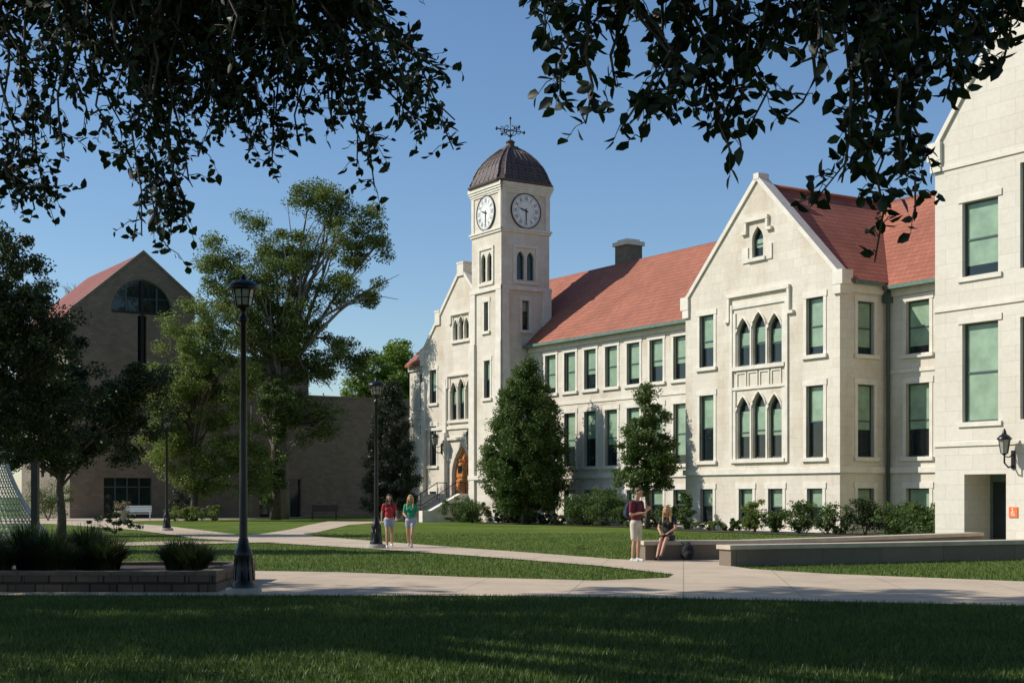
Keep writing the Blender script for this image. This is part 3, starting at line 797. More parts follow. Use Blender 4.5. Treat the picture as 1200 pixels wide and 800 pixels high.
mb = MB(); mb.box(-.1, .05, 5.06, 5.28, 10.4, 17.1, 0); mb.box(-.1, .045, 3.0, 7.34, 14.72, 14.88, 0); mb.obj('mullion', [M_BLACK], ch)
for a, b in ((2.4, 5.9), (14.2, 17.6)):
    mb = MB(); mb.box(-.38, -.3, a, b, 0, 2.9, 1)
    n = 4
    for i in range(n + 1): x = a + (b - a) * i / n; mb.box(-.3, -.22, max(a, x - .04), min(b, x + .04), 0, 2.9, 0)
    mb.box(-.3, -.23, a, b, 2.2, 2.28, 0)
    mb.obj('door', [M_FRAME, M_GLASS], ch)
mb = MB()
mb.extr([(-.35, 14.35), (5.27, 19.2), (9.4, 15.85), (9.4, 15.65), (5.27, 19.0), (-.35, 14.1)], -14.3, -.35, 'x')
M_ROOFD = tile_mat('dark_red_roof_tile', (.25, .065, .045), (.20, .05, .036), .34, .28)
mb.obj('roof', [M_ROOFD], ch)
mb = MB()
mb.extr([(0, 14.56), (5.27, 19.12), (9.1, 16.02), (9.1, 16.2), (5.27, 19.35), (-.05, 14.75)], -.36, .06, 'x')
mb.box(-12.0, .1, 13.52, 29.1, 9.2, 9.36)
mb.obj('coping', [M_BRICK], ch)

# ------------------------------------------------------------------ low seat walls, planter wall
def seat_wall(pts, wd, h, label):
    mb = MB(); n = len(pts)
    P = [Vector(p) for p in pts]
    def side(k, ext):
        out = []
        for i in range(n):
            d = (P[min(i+1, n-1)] - P[max(i-1, 0)]).normalized(); nn = Vector((d.y, -d.x))
            out.append(P[i] + nn * k - (d * ext if i == 0 else -d * ext if i == n-1 else d * 0))
        return out
    mb.extr([tuple(p) for p in side(0, 0)] + [tuple(p) for p in reversed(side(-wd, 0))], 0, h - .1, 'z', 0)
    mb.extr([tuple(p) for p in side(.05, .05)] + [tuple(p) for p in reversed(side(-wd - .05, .05))], h - .1, h, 'z', 1)
    o = mb.obj('seat_wall', [M_SEAT, M_SEATCAP]); tag(o, label, 'low wall')
    return o
M_SEAT = masonry('seat_wall_concrete', (.22, .17, .12), (.17, .135, .10), (.10, .085, .07), 2.4, .6, .01, (.7, .65, .6), .6)
M_SEATCAP = basic('seat_wall_cap', (.46, .39, .30), .8, var=.15, scale=2)
seat_wall([(3.35, 35.75), (6.0, 36.3), (9.5, 39.2), (14.5, 43.9)], .5, .5, 'low concrete seat wall where students sit')
seat_wall([(5.04, 32.75), (9, 34.5), (14.5, 37.2), (20, 40)], .5, .5, 'low concrete seat wall edging the lawn')
mb = MB()
rw = random.Random(3)
def block_row(x0, x1, y0, y1, alongx):
    for c in range(2):
        p = (x0 if alongx else y0) - (.2 if c % 2 else 0); end = x1 if alongx else y1
        while p < end:
            L = rw.uniform(.26, .48); a = max(p, x0 if alongx else y0); b = min(p + L - .008, end)
            if b - a > .05:
                j = rw.uniform(0, .035); z0 = c * .15; z1 = z0 + .146
                if alongx: mb.box(a, b, y0 + j, y1, z0, z1, 0)
                else: mb.box(x0, x1 - j, a, b, z0, z1, 0)
            p += L
    p = x0 if alongx else y0; end = x1 if alongx else y1
    while p < end:
        L = rw.uniform(.4, .6); b = min(p + L - .006, end); j = rw.uniform(0, .03)
        if alongx: mb.box(p, b, y0 - .02 + j, y1, .30, .36 + rw.uniform(0, .012), 2)
        else: mb.box(x0, x1 + .02 - j, p, b, .30, .36 + rw.uniform(0, .012), 2)
        p += L
block_row(-16, -5.0, 24.0, 24.35, True); block_row(-5.35, -5.0, 24.36, 27.4, False); block_row(-16, -5.0, 27.41, 27.7, True)
mb.box(-16, -5.36, 24.36, 27.4, 0, .30, 1)
M_CAPB = basic('wall_cap_block', (.15, .11, .08), .9, var=.4, scale=3, bmp=.3)
o = mb.obj('planter_wall', [M_BLOCK, M_SOIL, M_CAPB]); tag(o, 'raised planter of rough brown stone blocks', 'planter')

def grass_tuft(x, y, z, n, L, spread, label):
    a = R.random(n) * 2 * np.pi; r = R.random(n) ** .6 * spread * .35
    B = np.stack([np.cos(a)*r, np.sin(a)*r, np.zeros(n)], 1)
    a2 = a + R.normal(size=n) * .6
    out = np.stack([np.cos(a2), np.sin(a2), np.zeros(n)], 1)
    ln = (L * (.6 + .6 * R.random(n)))[:, None]; lean = (.15 + .75 * R.random(n))[:, None] * spread
    side = np.stack([-np.sin(a2), np.cos(a2), np.zeros(n)], 1) * .008
    rows = []
    for t, wv in ((0, 1), (.4, 1), (.75, .8), (1, .15)):
        p = B + out * lean * t * t + np.array([0, 0, 1]) * ln * (t - .42 * t * t * lean / spread)
        rows += [p - side * wv, p + side * wv]
    V = np.stack(rows, 1).reshape(-1, 3); base = (np.arange(n) * 8)[:, None]
    F_ = np.concatenate([base + np.array([i, i+1, i+3, i+2]) for i in (0, 2, 4)], 0)
    o = bpy.data.objects.new('ornamental_grass', np_mesh('ornamental_grass', V, F_, [M_GRASSD])); o.location = (x, y, z); link(o)
    tag(o, label, 'ornamental grass', 'grasses in the raised planter')
for x, y, L in ((-9.4, 25.4, .8), (-8.8, 25.9, .9), (-8.2, 25.3, .78), (-7.7, 25.8, .85), (-7.2, 25.3, .65), (-10.1, 25.8, .85), (-6.0, 25.6, .6), (-5.65, 25.3, .55), (-9.0, 24.9, .55), (-7.9, 24.9, .55)):
    grass_tuft(x, y, .28, 1100, L, .6, 'arching dark green ornamental grass clump in planter')

# ------------------------------------------------------------------ lamp posts
def build_lamp_meshes():
    out = {}
    mb = MB(); mb.lathe([(.3, 0), (.3, .1), (.27, .14)], 20); out['footing'] = mb.mesh('footing', [M_CONC])
    mb = MB(); mb.lathe([(.2, .14), (.2, .2), (.16, .26), (.14, .6), (.155, .66), (.155, .72), (.11, .8), (.075, .95)], 16)
    for i in range(8):
        a = math.pi*i/4; mb.tube([(.155*math.cos(a), .155*math.sin(a), .25), (.138*math.cos(a), .138*math.sin(a), .62)], .018, 5)
    out['base'] = mb.mesh('base', [M_BLACK])
    mb = MB(); mb.lathe([(.068, .9), (.06, 2.6), (.05, 4.46), (.085, 4.51), (.085, 4.55), (.045, 4.59), (.045, 4.66), (.09, 4.72)], 14); out['pole'] = mb.mesh('pole', [M_BLACK])
    mb = MB(); mb.lathe([(.13, 4.73), (.18, 5.02)], 8, smooth=False); out['lantern_glass'] = mb.mesh('lantern_glass', [M_LGLASS])
    mb = MB(); mb.lathe([(.1, 4.70), (.145, 4.72), (.14, 4.76)], 8); 
    for i in range(8):
        a = math.pi*i/4; mb.tube([(.133*math.cos(a), .133*math.sin(a), 4.74), (.185*math.cos(a), .185*math.sin(a), 5.02)], .012, 4)
    mb.lathe([(.160, 4.87), (.163, 4.885)], 8)
    out['lantern_frame'] = mb.mesh('lantern_frame', [M_BLACK])
    mb = MB(); mb.lathe([(.18, 5.005), (.255, 5.01), (.26, 5.05), (.24, 5.09), (.18, 5.14), (.09, 5.165), (.045, 5.19), (.05, 5.22), (.015, 5.27)], 16); out['lamp_cap'] = mb.mesh('lamp_cap', [M_BLACK])
    return out
LM = build_lamp_meshes()
for loc, lb in (((-4.40, 23.3), 'black cast iron lamp post beside the stone planter'), ((-4.2, 44.0), 'black cast iron lamp post on the lawn edge'),
                ((-15.9, 65.5), 'black cast iron lamp post near the brick building')):
    e = empty('street_lamp', (*loc, 0)); tag(e, lb, 'lamp post', 'black lamp posts along the walks')
    for k, me in LM.items():
        o = bpy.data.objects.new(k, me); link(o, e)

# ------------------------------------------------------------------ trees and shrubs
def cone_blobs(prof):
    return [(0, 0, z, r, r, hz) for z, r, hz in prof]
tree('oval_tree', 'dense egg-shaped green tree in front of the tower', (.75, 81, 0), 4.5, .2,
     cone_blobs([(1.4, 2.0, .8), (2.3, 2.4, .9), (3.3, 2.5, 1.0), (4.3, 2.4, 1.0), (5.3, 2.2, 1.0), (6.3, 1.9, 1.0), (7.2, 1.55, .9), (8.0, 1.1, .8), (8.8, .65, .6)]), 110000, .13, M_LEAF, 700, .42, 14, shell=.2, flat=.9)
tree('young_tree', 'airy green tree beside the stone wall', (6.65, 70, 0), 4.0, .12,
     [(-.2, 0, 2.4, 1.6, 1.4, .7), (.2, 0, 3.2, 1.6, 1.5, .9), (0, 0, 4.3, 1.35, 1.3, 1.0), (.1, 0, 5.4, .9, .9, .9), (-.1, 0, 6.4, .45, .45, .7)], 32000, .12, M_LEAF, 180, .38, 18, shell=.45)
lo = (-16.0, 98, 0)
tree('locust_tree', 'tall spreading locust tree with light feathery foliage and ivy trunk', lo, 12, .5,
     [(-2.4, 0, 14.6, 3.2, 3.4, 3), (.8, 0, 17.5, 2.8, 3.2, 2.6), (5.4, 0, 19.4, 2.5, 2.5, 2.4), (5.2, -1, 15.4, 2.2, 2.6, 1.5), (3.8, 0, 11.0, 2.6, 2.6, 2.0),
      (0, 0, 10.5, 3.2, 2.6, 3.0), (2.6, 0, 21.9, 2.0, 1.8, 1.6), (2.6, 0, 6.8, 2.4, 2.2, 2.0), (-4.4, 0, 17.6, 1.7, 1.6, 1.8), (.5, -1, 13.2, 3, 2.4, 2.0), (-1.8, 0, 20.2, 1.5, 1.4, 1.3)], 110000, .16, M_LEAF_L, 310, .92, 46, shell=.45, bark=M_BARK2)
tree('feathery_tree', 'broad yellow-green honey locust tree drooping near the ground', (-20.6, 92, 0), 6, .22,
     [(0, 0, 11.2, 2.2, 2.2, 3.0), (-1.0, 0, 8.0, 2.6, 2.6, 2.4), (2.0, 0, 8.4, 2.5, 2.2, 2.6), (-1.2, 0, 5.2, 2.2, 1.8, 2.2), (2.6, 0, 5.0, 2.6, 1.6, 2.2), (.4, 0, 3.0, 2.6, 1.5, 1.4), (4.0, 0, 3.2, 1.5, 1.3, 1.8)], 90000, .14, M_LEAF_Y, 270, .74, 26, shell=.45)
tree('ivy_clad_tree', 'ivy covered tree trunk with dark foliage', (-15.9, 95.5, 0), 6, .3,
     [(0, 0, 3.2, .8, .8, 3.0), (.2, 0, 7.5, 1.5, 1.4, 2.0)], 16000, .15, M_LEAF_C, 70, .5, 8)
tree('evergreen_tree', 'dark dense evergreen beside the entrance', (-7.7, 90.5, 0), 7, .18,
     cone_blobs([(1.2, 1.8, .9), (2.4, 1.75, 1.0), (3.6, 1.6, 1.0), (4.8, 1.45, 1.0), (6.0, 1.2, 1.0), (7.1, .9, .9), (8.0, .6, .8), (8.7, .3, .5)]), 50000, .15, M_CONIF, 360, .4, 6, shell=.22, ratio=.35, flat=.9)
tree('broadleaf_tree', 'bright green leafy tree behind the low brick building', (-13.0, 145, 0), 9, .4,
     [(0, 0, 13, 3.4, 3, 3.2), (2.0, 0, 15.3, 2.4, 2, 2), (-2.4, 0, 11, 2.6, 2, 2.4), (3.8, 0, 12, 2, 2, 2.5)], 34000, .27, M_LEAF_B, 130, 1.0, 10)
tree('broadleaf_tree', 'green leafy tree behind the brick building', (-62, 150, 0), 8, .4,
     [(0, 0, 12, 7, 5, 5), (9, 0, 10, 6, 5, 5), (-9, 0, 13, 6, 5, 6)], 26000, .42, M_LEAF, 130, 1.6, 10)
tree('crabapple_tree', 'low spreading dark-leaved tree beside the walk', (-18.4, 58, 0), 3.0, .17,
     [(.5, 0, 5.4, 2.7, 2.2, 1.8), (-1.5, 0, 7.6, 2.4, 2.2, 2.2), (2.8, 0, 4.8, 1.9, 1.7, 1.5), (-2.5, 0, 10.2, 2.1, 2.0, 1.9), (-2, 0, 4.5, 2.4, 2, 1.9), (1.0, 0, 3.4, 2.6, 1.6, 1.1), (3.6, 0, 6.4, 1.5, 1.2, 1.0)], 64000, .13, M_LEAF_MD, 300, .5, 34, shell=.45)
tree('crabapple_tree', 'leafy dark green tree over the lawn', (-16.6, 41.5, 0), 4.0, .2,
     [(.8, 0, 5.0, 2.6, 2.2, 1.8), (0, 0, 7.2, 2.7, 2.2, 1.9), (2.7, 0, 4.6, 1.9, 1.4, 1.3), (2.5, 0, 6.4, 1.7, 1.4, 1.3), (1.2, 0, 3.2, 2.0, 1.4, 1.1), (1.4, 0, 8.6, 1.6, 1.4, 1.0), (3.6, 0, 3.4, 1.2, 1.0, .8)], 70000, .10, M_LEAF_MD, 360, .4, 34, shell=.45)
def bare(mb):
    def rec(p, d, L, r, k):
        if k == 0 or r < .012: return
        q = p + d * L
        mb.tube([p, (p + q)/2 + Vector(R.normal(size=3)) * L * .04, q], [r, r*.85, r*.68], 4)
        for _ in range(3 if k > 2 else 2):
            nd = (d + Vector(R.normal(size=3)) * .42 + Vector((0, 0, .12))).normalized()
            rec(q, nd, L * random.uniform(.62, .85), r * .62, k - 1)
    rec(Vector((0, 0, 5)), Vector((.05, 0, 1)), 5.0, .32, 7)
e = empty('bare_tree', (-38.5, 125, 0)); tag(e, 'leafless grey branching tree behind the brick building', 'tree')
mb = MB(); mb.tube([(0, 0, 0), (0, 0, 5)], [.5, .36], 8); bare(mb); mb.obj('trunk', [M_BARK2], e, uv=False)

def shrub(x, y, rx, ry, rz, n, mat, label, name='shrub', size=.1, z0=0, group='shrubs along the building'):
    ncl = max(8, int(n / 90))
    P, C = crown_pts([(0, 0, rz * .85, rx * .85, ry * .85, rz * .85)], n, ncl, min(rx, rz) * .33, .4)
    P = P[P[:, 2] > .02]
    V, F_ = leaf_geo(P, size)
    st = MB()
    for k in range(5): st.tube([(0, 0, 0), (R.normal() * rx * .3, R.normal() * ry * .3, rz * .9)], [.03, .01], 4)
    sv = np.array(st.v); sf = np.array([f for f in st.f if len(f) == 4])
    V2 = np.concatenate([V, sv]); F2 = np.concatenate([F_, sf + len(V)])
    mi = np.concatenate([np.zeros(len(F_)), np.ones(len(sf))])
    o = bpy.data.objects.new(name, np_mesh(name, V2, F2, [mat, M_BARK], mi)); o.location = (x, y, z0); link(o)
    tag(o, label, 'shrub', group)
def WS(u, v): p = W(u, v); return p[0], p[1]
shr = [(-75.2, 43.6, 1.6, .8, 1.4, M_LEAF), (-73.0, 43.2, 1.4, .8, 1.3, M_LEAF), (-71.0, 44.2, 1.3, .7, .75, M_LEAF_MD), (-69.0, 44.2, 1.3, .7, .7, M_LEAF_MD), (-67.0, 44.2, 1.3, .7, .7, M_LEAF_MD),
       (-65, 44.2, 1.3, .7, .6, M_LEAF_MD), (-63, 44.3, 1.5, .9, 1.7, M_LEAF), (-61.2, 44.5, 1.3, .9, 2.0, M_LEAF), (-59.3, 44.4, 1.1, .8, 1.1, M_LEAF), (-57.4, 44.8, 1.1, .8, .9, M_LEAF_MD),
       (-54.0, 42.9, .8, .6, 1.1, M_LEAF_C), (-52.8, 43.0, .6, .5, 1.9, M_LEAF), (-50.8, 42.8, .9, .5, .55, M_LEAF_Y), (-49.2, 42.8, .8, .5, .6, M_LEAF_C), (-47.6, 42.7, .7, .5, 1.4, M_LEAF_Y),
       (-46.3, 42.7, .8, .5, 1.0, M_LEAF), (-44.6, 42.5, .9, .7, 1.4, M_LEAF_C), (-43.0, 43.0, 1.0, .8, 1.3, M_LEAF_C), (-41.3, 43.0, 1.0, .8, 1.5, M_LEAF_MD), (-39.5, 42.8, 1.1, .9, 1.3, M_LEAF_C), (-37.7, 42.3, 1.1, .9, 1.3, M_LEAF), (-35.8, 41.6, 1.1, .9, 1.2, M_LEAF_C)]
for u, v, rx, ry, rz, mt in shr:
    x, y = WS(u, v); shrub(x, y, rx, ry, rz * .62, int(2200 * rx * rz + 800), mt, 'rounded green shrub growing at the foot of the stone wall')
shrub(-22.6, 97, .9, .9, 1.6, 3200, M_CONIF, 'clipped dark upright shrub by brick wall', 'conical_shrub')
for x in (-21.3, -20.1, -18.9): shrub(x, 90, .9, .7, .65, 1800, M_LEAF_Y, 'low yellow-green shrub on the lawn edge')
shrub(-30, 92, 2.0, 1.2, 1.6, 5000, M_LEAF, 'large green shrub before the brick building')
shrub(-17, 61, 1.4, 1.0, .5, 1800, M_LEAF_MD, 'low dark shrub under the tree')

# shade trees: crowns above and beside the viewpoint
def spray(P, D, tw, pts, leaf_step=.05, twl=(.15, .4), droop=.2, tstep=.09):
    pts = [Vector(p) for p in pts]
    path = [pts[0]]
    for a, b in zip(pts[:-1], pts[1:]):
        k = max(2, int((b - a).length / .25))
        for i in range(1, k + 1): path.append(a.lerp(b, i / k) + Vector(R.normal(size=3)) * .05)
    nP = len(path)
    tw.tube(path, [.014 * (1 - i / nP) + .004 for i in range(nP)], 4)
    for i in range(nP - 1):
        a, b = path[i], path[i+1]; L = (b - a).length; d = (b - a).normalized()
        dens = random.choice([.1, .5, 1.1, 1.7])
        if i >= nP - 3: dens = 1.2
        for k in range(max(1, int(dens * L / tstep))):
            s = a.lerp(b, random.random())
            td = (Vector(R.normal(size=3)) * .9 + d * .5 + Vector((0, 0, -droop))).normalized()
            tl = random.uniform(*twl) * (1 - .35 * i / nP)
            e = s + td * tl + Vector((0, 0, -.08 * tl))
            tw.tube([s, (s + e) / 2 + Vector((0, 0, .03)), e], [.005, .004, .002], 3)
            for q in range(int(tl / leaf_step) + 1):
                c = s.lerp(e, min(1, (q + .5) * leaf_step / tl))
                ld = (Vector(R.normal(size=3)) + td * .7 + Vector((0, 0, -droop))).normalized()
                P.append(tuple(c)); D.append(tuple(ld))
def over_tree(name, label, base, tp, blobs, n, size, strokes, leafsize, ncl, cr, limbs, reps, jit, tstep, twl, leaf_step=.05, droop=.2):
    e = empty(name, base); tag(e, label, 'tree'); B = Vector(base)
    mb = MB(); t = Vector(tp) - B
    mb.tube([Vector((0, 0, -.1)), t * .4, t * .75, t], [.42, .33, .3, .22], 12)
    P, C = crown_pts([(b[0]-B.x, b[1]-B.y, b[2], b[3], b[4], b[5]) for b in blobs], n, ncl, cr, .6, .6)
    for c in C[R.choice(len(C), min(16, len(C)), replace=False)]: limb(mb, t * random.uniform(.7, 1), c, .12, .03)
    for L in limbs:
        q = [t] + [Vector(p) - B for p in L]
        mb.tube(q, [.16 * (1 - i / len(q)) + .02 for i in range(len(q))], 8)
    pp, dd = [], []
    for st in strokes:
        for r in range(reps):
            o = Vector(R.normal(size=3)) * jit * (0 if r == 0 else 1); o.y *= 2.0; o.z *= .5
            k = 1 if r == 0 else random.uniform(.5, 1.0)
            p0 = Vector(st[0])
            q = [p0 + (Vector(p) - p0) * k + o * (i / max(1, len(st) - 1) + .5) - B for i, p in enumerate(st)]
            spray(pp, dd, mb, q, twl=twl, tstep=tstep, leaf_step=leaf_step, droop=droop)
    mb.obj('trunk', [M_BARK], e, uv=False)
    V, F_ = leaf_geo(P, size, ratio=.7)
    if pp:
        V2, F2 = leaf_geo(np.array(pp), leafsize, ratio=.62, dirs=np.array(dd), fine=True, upbias=.3)
        F_ = np.concatenate([F_, F2 + len(V)]); V = np.concatenate([V, V2])
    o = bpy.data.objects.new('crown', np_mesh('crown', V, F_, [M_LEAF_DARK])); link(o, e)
    return e
def twig(px, Y, k):
    return [((x - 600) / k, Y + random.uniform(-.3, .3), 1.65 + (580 - y) / k) for x, y in px]
LS = [[(40,-60),(20,50),(40,110)], [(-20,-40),(5,120),(0,225)], [(110,-60),(78,110),(85,190)], [(150,-60),(125,130),(155,225)], [(200,-60),(188,150),(208,280)], [(215,-60),(200,160),(215,265)],
      [(250,-60),(258,120),(240,205)], [(300,-60),(312,100),(322,190)], [(340,-60),(378,70),(388,140)], [(360,-60),(420,90),(445,210)], [(370,-60),(460,80),(535,170)],
      [(230,-60),(245,80),(280,150)], [(130,-70),(170,50),(205,130)], [(60,-70),(115,30),(135,90)], [(160,-60),(210,20),(250,90)], [(280,-60),(340,20),(370,100)],
      [(90,-60),(140,10),(160,90)], [(230,-60),(300,-10),(350,60)], [(-10,-60),(30,-20),(70,10)], [(190,-60),(175,60),(180,140)], [(270,-60),(290,50),(285,140)], [(-20, 180), (15, 215), (40, 235)],
      [(300,-60),(240,20),(200,60)], [(330,-60),(330,10),(330,70)], [(220,-60),(280,20),(330,50)], [(340,-60),(400,0),(450,40)], [(380,-60),(440,60),(500,130)]]
LSt = [twig(s, 12, 139) for s in LS]
over_tree('shade_tree', 'large shade tree with dark leafy drooping branches', (-13.5, 19.5, 0), (-12.5, 18.5, 7.5),
          [(-11, 18.3, 12, 6.5, 6.0, 2.6), (-11.5, 22.8, 12.4, 6, 3.4, 2.0), (-7, 20.2, 12.6, 3.5, 3.6, 1.6), (-8, 15.5, 12, 4.5, 3.0, 2.4), (-7, 8, 13, 6, 5, 2.2)], 30000, .30, LSt, .082, 300, 1.1,  # last crown lobe added out of view to cut sky light below
          [[(-8, 15, 8), (-4.5, 12.6, 7.0), (-2.6, 12.1, 6.3)], [(-8, 14, 7.4), (-5, 12.4, 6.4)], [(-7, 15, 8.2), (-3, 12.5, 7.2), (-1.4, 12.1, 6.3)]], 5, .16, .078, (.12, .4), .046, .08)
over_tree('shade_tree', 'large shade tree with full dark crown', (-25, 19, 0), (-24, 18.5, 7.5),
          [(-21.5, 18.3, 12, 6.5, 6.0, 2.8), (-21, 23.4, 12.2, 7, 3.7, 2.0), (-27, 19, 12, 4, 6, 2.6)], 21000, .32, [], .1, 230, 1.2, [], 1, .1, .1, (.15, .4))
over_tree('shade_tree', 'unseen added tree, wide crown blocking sky light over the lawn', (12.5, 10.5, 0), (11.5, 11.5, 9.5),  # out of view, added to block sky light and darken the near lawn
          [(3, 15, 14.5, 7.5, 6, 2.4), (9, 14, 14, 6, 7, 2.8), (-2, 9, 14.5, 6, 5, 2.2), (6, 7, 14, 7, 5, 2.5), (0, 1, 13, 9, 6, 2.5)], 34000, .42, [], .1, 330, 1.4, [], 1, .1, .1, (.15, .4))
RS = [[(575,-60),(595,-10),(615,5)], [(640,-60),(665,60),(648,100)], [(700,-60),(680,80),(695,125)], [(740,-60),(765,70),(738,165)], [(800,-60),(790,80),(778,140)],
      [(850,-60),(862,90),(850,180)], [(900,-60),(880,80),(878,140)], [(930,-60),(950,90),(930,150)], [(980,-60),(1000,110),(990,235)], [(1030,-60),(1025,130),(1008,220),(1040,290)],
      [(1080,-60),(1075,110),(1050,200),(1062,250)], [(1130,-60),(1115,50),(1095,120)], [(1200,-60),(1175,20),(1180,75)], [(1230,-10),(1150,10),(1140,50)], [(620,-60),(760,0),(850,20)],
      [(1150,-60),(1065,50),(1010,160)], [(860,-60),(960,0),(1060,30)], [(1000,-60),(940,10),(900,60)], [(760,-60),(820,10),(835,80)], [(680,-60),(720,-10),(740,30)], [(1060,-60),(1020,10),(1040,90)], [(1010,-50),(1045,100),(1035,200)]]
RSt = [twig(s, 9, 185) for s in RS]
over_tree('shade_tree', 'large-leaved shade tree with branches hanging over the lawn', (7.5, 4.5, 0), (7.0, 5.2, 5.5),
          [(6.5, 5.5, 8.5, 4, 3.5, 2.0)], 7000, .22, RSt, .10, 90, .8,
          [[(5, 7.5, 6.2), (3, 8.8, 5.4), (1.2, 9.0, 5.15)], [(4.5, 7.5, 6.3), (2.4, 8.8, 5.5), (.4, 9.1, 5.2)]], 3, .09, .078, (.08, .26), .046, .05)

# grass blades
def inpoly(x, y, poly):
    c = np.zeros(len(x), bool); n = len(poly)
    for i in range(n):
        x0, y0_ = poly[i]; x1, y1_ = poly[(i+1) % n]
        if y0_ == y1_: continue
        hit = ((y0_ > y) != (y1_ > y)) & (x < (x1 - x0) * (y - y0_) / (y1_ - y0_) + x0)
        c ^= hit
    return c
def blades(xx, yy, h0, wd, name):
    n = len(xx); a = R.random(n) * 2 * np.pi; hh = h0 * (.5 + R.random(n)); ln = hh * (.1 + .6 * R.random(n)); b = R.random(n) * 2 * np.pi
    B = np.stack([xx, yy, np.zeros(n)], 1); s_ = np.stack([np.cos(a), np.sin(a), np.zeros(n)], 1) * wd
    T_ = B + np.stack([np.cos(b) * ln, np.sin(b) * ln, hh], 1)
    V = np.stack([B - s_, B + s_, T_], 1).reshape(-1, 3)
    o = bpy.data.objects.new(name, np_mesh(name, V, np.arange(n * 3).reshape(n, 3), [M_GRASSB])); link(o)
    tag(o, 'short mown grass blades of the lawn', 'grass', kind='stuff')
n = 170000
yy = 11.2 + (23.2 - 11.2) * R.random(n) ** .8; xx = (R.random(n) * 2 - 1) * (.385 * yy + .3)
lim = np.interp(xx, [p[0] for p in NEAR], [p[1] for p in NEAR])
k = yy < lim - .01
n2 = 150000
y2 = 24.5 + (62 - 24.5) * R.random(n2) ** 1.2; x2 = (R.random(n2) * 2 - 1) * (.37 * y2 + .3)
k2 = ~inpoly(x2, y2, WALK) & ~((x2 < -4.8) & (y2 < 27.8))
blades(np.concatenate([xx[k], x2[k2]]), np.concatenate([yy[k], y2[k2]]), .055, .007, 'grass')

# ------------------------------------------------------------------ benches, pot, sculpture, post
def bench(loc, rot, mat, label):
    e = empty('bench', (*loc, 0), rot); tag(e, label, 'bench')
    mb = MB()
    for k in range(4): mb.box(-.9, .9, -.25 + k * .13, -.14 + k * .13, .43, .46)
    mb.obj('seat', [mat], e)
    mb = MB()
    for k in range(4): mb.box(-.9, .9, .27 + k * .02, .30 + k * .02, .55 + k * .11, .64 + k * .11)
    mb.obj('backrest', [mat], e)
    for x in (-.8, .8):
        mb = MB(); mb.box(x - .03, x + .03, -.24, -.18, 0, .43); mb.box(x - .03, x + .03, .24, .3, 0, .54); mb.box(x-.03, x+.03, -.18, .24, .36, .42); mb.box(x-.03, x+.03, -.24, .24, .62, .65); mb.box(x - .03, x + .03, -.24, -.2, .46, .62)
        mb.obj('leg', [mat], e)
bench((-24.5, 93), .2, M_WHITE, 'white slatted bench on the plaza'); bench((-12.8, 97), 0, M_DKWOOD, 'dark wooden bench against the brick wall')
mb = MB(); mb.lathe([(.25, 0), (.3, .05), (.22, .12), (.42, .6), (.46, .62), (.46, .7), (.38, .68)], 16)
pot = empty('flower_pot', (-23.6, 86, 0)); tag(pot, 'pale stone urn filled with flowers', 'flower pot'); mb.obj('pot', [M_CONC], pot)
P, C = crown_pts([(0, 0, .95, .5, .5, .32)], 900, 24, .2); V, F_ = leaf_geo(P, .1)
mi = (R.random(len(F_)) < .3).astype(int)
link(bpy.data.objects.new('flowering_plant', np_mesh('flowering_plant', V, F_, [M_LEAF, M_FLOWER], mi)), pot)
mb = MB()
G = []
NI, NJ = 15, 17
for i in range(NI):
    row = []
    for j in range(NJ):
        s_, t = i / (NI-1), j / (NJ-1)
        # concave sail: wide foot, sweeping up to a narrow leaning tip
        xr = 1.15 * (1 - t) ** 2.0 - .75 * t; xl = -1.5 - .35 * t
        x = xl + (xr - xl) * s_; y = .8 * math.sin(s_ * 2.6) * (1 - .5 * t) + .9 * t * (s_ - .5)
        row.append((x, y, 3.5 * t))
    G.append(row)
for i in range(NI): mb.tube(G[i], .026, 4)
for j in range(NJ): mb.tube([G[i][j] for i in range(NI)], .022, 4)
for i in range(0, NI-1):
    for j in range(NJ-1): mb.tube([G[i][j], G[i+1][j+1]], .015, 3)
mb.tube(G[0], .07, 6); mb.tube(G[NI-1], .07, 6); mb.tube([G[i][NJ-1] for i in range(NI)], .06, 6)
o = mb.obj('lattice_sculpture', [M_STEEL], None, (-19.0, 54.5, 0)); tag(o, 'curved grey steel lattice sculpture on the plaza', 'sculpture')
mb = MB(); mb.box(-.12, .12, -.12, .12, 0, 2.8); mb.box(-.16, .16, -.16, .16, 2.8, 2.88); mb.box(-.2, .2, -.2, .2, 0, .15)
o = mb.obj('square_post', [M_BLACK], None, (-17.6, 52.5, 0)); tag(o, 'dark square metal post beside the walk', 'post')

